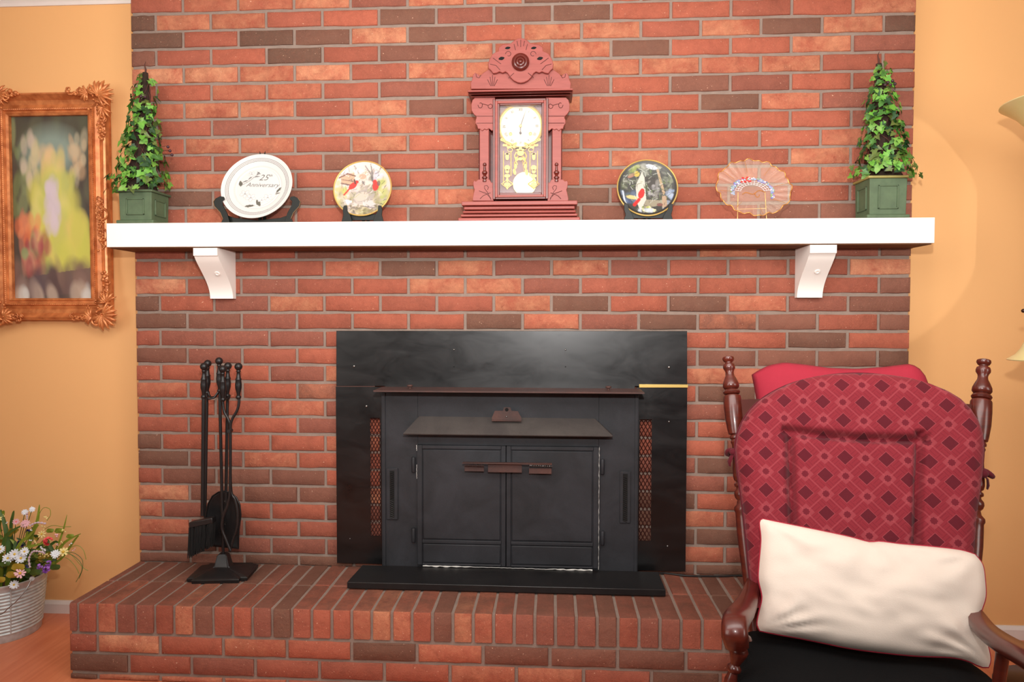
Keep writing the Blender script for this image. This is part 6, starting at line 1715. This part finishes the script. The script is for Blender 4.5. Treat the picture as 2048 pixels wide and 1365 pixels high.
# fabric ties knotted round the posts
for (x, y, dd) in ((1468, 905, 1.755), (1966, 948, 1.575)):
    c = PD(x, y, dd); mb = MB(); rg = random.Random(int(x))
    axp = (LB-LT).normalized() if x < 1700 else (RB-RT_).normalized()
    e1_ = axp.cross(Vector((0, 1, 0))).normalized(); e2_ = axp.cross(e1_)
    mb.tube([c+e1_*.018*math.cos(a)+e2_*.018*math.sin(a)+axp*.004*math.sin(a*2) for a in [2*PI*i/14 for i in range(14)]], .006, 8, closed=True)
    obj('tie_loop', mb, M['diamond'], bcr, smooth=60)
    kx = c+(CAM-c).normalized()*.022; mb = MB(); mb.ball(kx, .011, 10, 7, (1.1, .9, .9)); obj('tie_knot', mb, M['diamond'], bcr, smooth=60)
    sg = -1 if x < 1700 else 1
    mb = MB(); mb.tube([kx, kx+Vector((sg*.008, -.004, -.012)), kx+Vector((sg*.012, 0, -.026)), kx+Vector((sg*.010, 0, -.036))], [.004, .007, .008, .005], 6, flat=.35); obj('tie_end', mb, M['diamond'], bcr, smooth=60)

# ---- generic pillow from a pixel outline on a plane
def pillow_mesh(quad, p0_, nrm, thick, wob, seed, offs=0.0, both=True, concave=.06, pexp=.5, front_only=None):
    """quad: 4 pixel corners TL,TR,BR,BL on plane (p0_,nrm)"""
    cs = [PP(x, y, p0_, nrm) for x, y in quad]; N = 34; vs = []
    for side in (1, -1):
        for j in range(N+1):
            for i in range(N+1):
                a, c_ = i/N, j/N; A_ = a*2-1; C_ = c_*2-1
                pa = a-concave*A_*(1-C_*C_)*-1*0; 
                k1 = 1-concave*(1-A_*A_)*abs(C_)**3; k2 = 1-concave*(1-C_*C_)*abs(A_)**3
                aa, cc = .5+.5*A_*k2, .5+.5*C_*k1
                p = lerp(lerp(cs[0], cs[1], aa), lerp(cs[3], cs[2], aa), cc)
                h = max(0, (1-abs(A_)**2.6)*(1-abs(C_)**2.6))**pexp
                nz = mnoise.noise(Vector((A_*2.2+seed, C_*2.0, side)))*wob*h+mnoise.noise(Vector((A_*6+seed, C_*5, side*3)))*wob*.35*h
                vs.append(p+nrm*(side*thick*h+nz+offs))
    fs = []; N1 = (N+1)**2
    for sd in (0, 1):
        for j in range(N):
            for i in range(N):
                a = sd*N1+j*(N+1)+i; f = (a, a+N+1, a+N+2, a+1); fs.append(f if sd == 0 else f[::-1])
    return vs, fs, N, N1
# red pillow tucked behind the top of the back
qd = [(1503, 757), (1862, 738), (1900, 1000), (1525, 1000)]
pn = bn; p0r = LT-bn*.066
vs, fs, N, N1 = pillow_mesh(qd, p0r, pn, .045, .010, 2.0, concave=.045)
# shape its top edge like the photograph: raised left bump, dip, raised right
mb = MB(); mb.add(vs, fs)
TE = [(0, 747), (.04, 738), (.10, 728), (.19, 722), (.30, 726), (.45, 733), (.60, 735), (.75, 731), (.88, 725), (.93, 730), (.97, 748), (1.0, 776)]
def interp(tb, a):
    for (a0_, y0_), (a1_, y1_) in zip(tb[:-1], tb[1:]):
        if a0_ <= a <= a1_: return lerp(y0_, y1_, (a-a0_)/(a1_-a0_))
    return tb[-1][1]
dz = []
for i in range(N+1):
    px_, py_ = proj(mb.v[i]); dz.append((py_-interp(TE, i/N))*(mb.v[i]-CAM).dot(fw)/F)
for idx, v in enumerate(mb.v):
    k = idx % N1; i, j = k % (N+1), k//(N+1); v.z += max(0, 1-j/N*1.6)*(dz[i]-.004)
rp_ = obj('red_pillow', mb, M['redfab'], smooth=80, loc=(LT+RT_)/2, fix=False)
bmx = bmesh.new(); bmx.from_mesh(rp_.data); bmesh.ops.remove_doubles(bmx, verts=bmx.verts, dist=.0006); bmesh.ops.recalc_face_normals(bmx, faces=bmx.faces); bmx.to_mesh(rp_.data); bmx.free()
tag(rp_, 'crimson pillow draped behind the top of the rocking chair back', 'pillow')
# cream pillow leaning on the back, red on its reverse
pbm = plane_pt(1720, 1160, .10)
wn = (bn+Vector((0, 0, .10))).normalized(); p0w = pbm+bn*.035
wp = thing('cream_pillow', PP(1745, 1290, p0w, wn), 'large cream white pillow with red reverse leaning on the rocking chair', 'pillow')
def coons(top_, rgt, bot, lft, p0_, nrm, thick, wob, seed, N=44):
    def cv_(pts):
        P_ = [PP(x, y, p0_, nrm) for x, y in pts]; P_ = crv(P_, 6); L = [0]
        for a_, b_ in zip(P_[:-1], P_[1:]): L.append(L[-1]+(b_-a_).length)
        out = []
        for i in range(N+1):
            t_ = L[-1]*i/N; k = 0
            while k < len(L)-2 and L[k+1] < t_: k += 1
            out.append(lerp(P_[k], P_[k+1], (t_-L[k])/max(1e-9, L[k+1]-L[k])))
        return out
    T_, R_, B_2, L_ = cv_(top_), cv_(rgt), cv_(bot), cv_(lft); vs = []
    for side in (1, -1):
        for j in range(N+1):
            for i in range(N+1):
                a, c_ = i/N, j/N; A_, C_ = a*2-1, c_*2-1
                p = T_[i]*(1-c_)+B_2[i]*c_+L_[j]*(1-a)+R_[j]*a-(T_[0]*(1-a)*(1-c_)+T_[N]*a*(1-c_)+B_2[0]*(1-a)*c_+B_2[N]*a*c_)
                h = (max(0, 1-abs(A_)**3)*max(0, 1-abs(C_)**3))**.5
                nz = mnoise.noise(Vector((A_*1.8+seed, C_*1.6, side)))*wob*h+mnoise.noise(Vector((A_*5+seed, C_*4, side*3)))*wob*.4*h
                vs.append(p+nrm*(side*thick*h+nz))
    fs = []; N1 = (N+1)**2
    for sd in (0, 1):
        for j in range(N):
            for i in range(N):
                a = sd*N1+j*(N+1)+i; f = (a, a+N+1, a+N+2, a+1); fs.append(f if sd == 0 else f[::-1])
    return vs, fs, N, N1
vs, fs, N, N1 = coons([(1526, 1039), (1560, 1046), (1640, 1062), (1700, 1075), (1738, 1085), (1760, 1084), (1800, 1089), (1860, 1094), (1920, 1101), (1950, 1110)],
    [(1950, 1110), (1965, 1130), (1970, 1160), (1971, 1195), (1962, 1226), (1964, 1244), (1974, 1285), (1981, 1318), (1977, 1335)],
    [(1520, 1262), (1560, 1270), (1600, 1277), (1650, 1287), (1700, 1297), (1760, 1305), (1830, 1312), (1900, 1315), (1935, 1322), (1962, 1334), (1977, 1335)],
    [(1526, 1039), (1520, 1046), (1523, 1080), (1519, 1130), (1518, 1160), (1525, 1195), (1519, 1225), (1515, 1248), (1520, 1262)], p0w, wn, .050, .012, 5.0)
fr_ = [f for f in fs[:N*N]]; mbf = MB(); mbf.add(vs[:N1], fr_)
def crease(mbx, rng):
    # soft radiating folds from the corners
    for k, v in enumerate(mbx.v):
        i, j = (k % N1) % (N+1), (k % N1)//(N+1); a, c_ = i/N, j/N
        for (ca_, cb_, amp, fq) in ((0, 1, .006, 16), (1, 1, .0055, 14), (1, 0, .003, 13), (0, 0, .0015, 12), (.52, 0, .002, 10)):
            r_ = math.hypot(a-ca_, (c_-cb_)*.6); an = math.atan2(c_-cb_, a-ca_)
            mbx.v[k] = mbx.v[k]+wn*(amp*math.sin(an*fq)*math.exp(-((r_-.16)/.13)**2)*min(1, 6*min(a, 1-a, c_, 1-c_)+.15))
crease(mbf, rg)
obj('front_cover', mbf, M['whitefab'], wp, smooth=80, fix=False)
vb = [v-wn*.002 for v in vs[N1:]]
mbb = MB(); mbb.add(vb, [tuple(i-N1 for i in f) for f in fs[N*N:]])
obj('back_cover', mbb, M['redfab'], wp, smooth=80, fix=False, label='crimson reverse side')
rim = [vs[i] for i in range(N+1)]+[vs[(j)*(N+1)+N] for j in range(1, N+1)]+[vs[N*(N+1)+i] for i in range(N-1, -1, -1)]+[vs[j*(N+1)] for j in range(N-1, 0, -1)]
obj('red_piping', MB().tube([p-wn*.003+(p-pbm).normalized()*.0004 for p in rim], .0024, 6, closed=True), M['redfab'], wp, smooth=60, label='crimson edge piping')

# ================================================================== FLOOR LAMP (right edge of the frame)
dl_ = 2.03
LX = PD(2125, 640, 2.06)
lp_ = thing('floor_lamp', (LX.x, LX.y, 0), 'bronze floor lamp with cream glass shades at the right edge', 'lamp')
obj('base', MB().lathe([(.001, 0), (.15, 0), (.152, .008), (.14, .018), (.07, .028), (.03, .04), (.016, .06), (.012, .10)], (LX.x, LX.y, 0), (0, 0, 1), 40), M['bronze'], lp_, smooth=40)
zs = PD(2125, 268, 2.06).z; zrim = PD(2008, 206, 2.06).z; Rb = (LX-Vector((PD(2008, 206, 2.06).x, PD(2008, 206, 2.06).y, LX.z))).xy.length*.955
zbot = zrim-.145
obj('pole', MB().lathe([(.011, 0), (.011, .55), (.016, .56), (.016, .58), (.011, .59), (.011, zbot-.16), (.018, zbot-.14), (.012, zbot-.12), (.012, zbot-.10)], (LX.x, LX.y, .10), (0, 0, 1), 20), M['bronze'], lp_, smooth=40)
bp = [(.016, zbot), (.035, zbot+.004), (.055, zbot+.020), (.078, zbot+.048), (.102, zbot+.082), (.128, zbot+.113), (.155, zbot+.134), (Rb, zrim)]
bp += [(Rb-.001, zrim+.003), (.153, zbot+.137), (.126, zbot+.117), (.100, zbot+.086), (.075, zbot+.052), (.052, zbot+.024), (.034, zbot+.008), (.001, zbot+.004)]
obj('bowl_shade', MB().lathe(bp, (LX.x, LX.y, 0), (0, 0, 1), 56, caps=False), M['shade'], lp_, smooth=40)
# side reading arm with a bell shade and a ball knob
S2 = PD(2076, 700, 2.05); zr2 = PD(2020, 720, 2.05).z; R2 = (PD(2076, 720, 2.05)-PD(2020, 720, 2.05)).length*.93
bs_ = [(.018, zr2+.075), (.026, zr2+.072), (.034, zr2+.055), (.042, zr2+.035), (.055, zr2+.016), (R2, zr2), (R2-.002, zr2-.003), (.052, zr2+.012), (.038, zr2+.032), (.030, zr2+.052), (.016, zr2+.068)]
sh2 = obj('reading_shade', MB().lathe(bs_, (S2.x, S2.y, 0), (0, 0, 1), 40, caps=False), M['shade'], lp_, smooth=40)
kb = PD(2047, 622, 2.05)
obj('reading_arm', MB().tube(crv([Vector((LX.x, LX.y, S2.z+.08)), lerp(Vector((LX.x, LX.y, S2.z+.14)), S2+Vector((0, 0, .15)), .5), Vector((S2.x+.01, S2.y, kb.z-.005)), Vector((S2.x, S2.y, zr2+.072))], 8), .006, 10), M['bronze'], lp_, smooth=60)
obj('ball_knob', MB().ball(kb, .0062, 14, 9), M['bronze'], lp_, smooth=60); obj('knob_stem', MB().tube([kb, Vector((S2.x+.01, S2.y, kb.z-.005))], .0022, 8), M['bronze'], lp_)
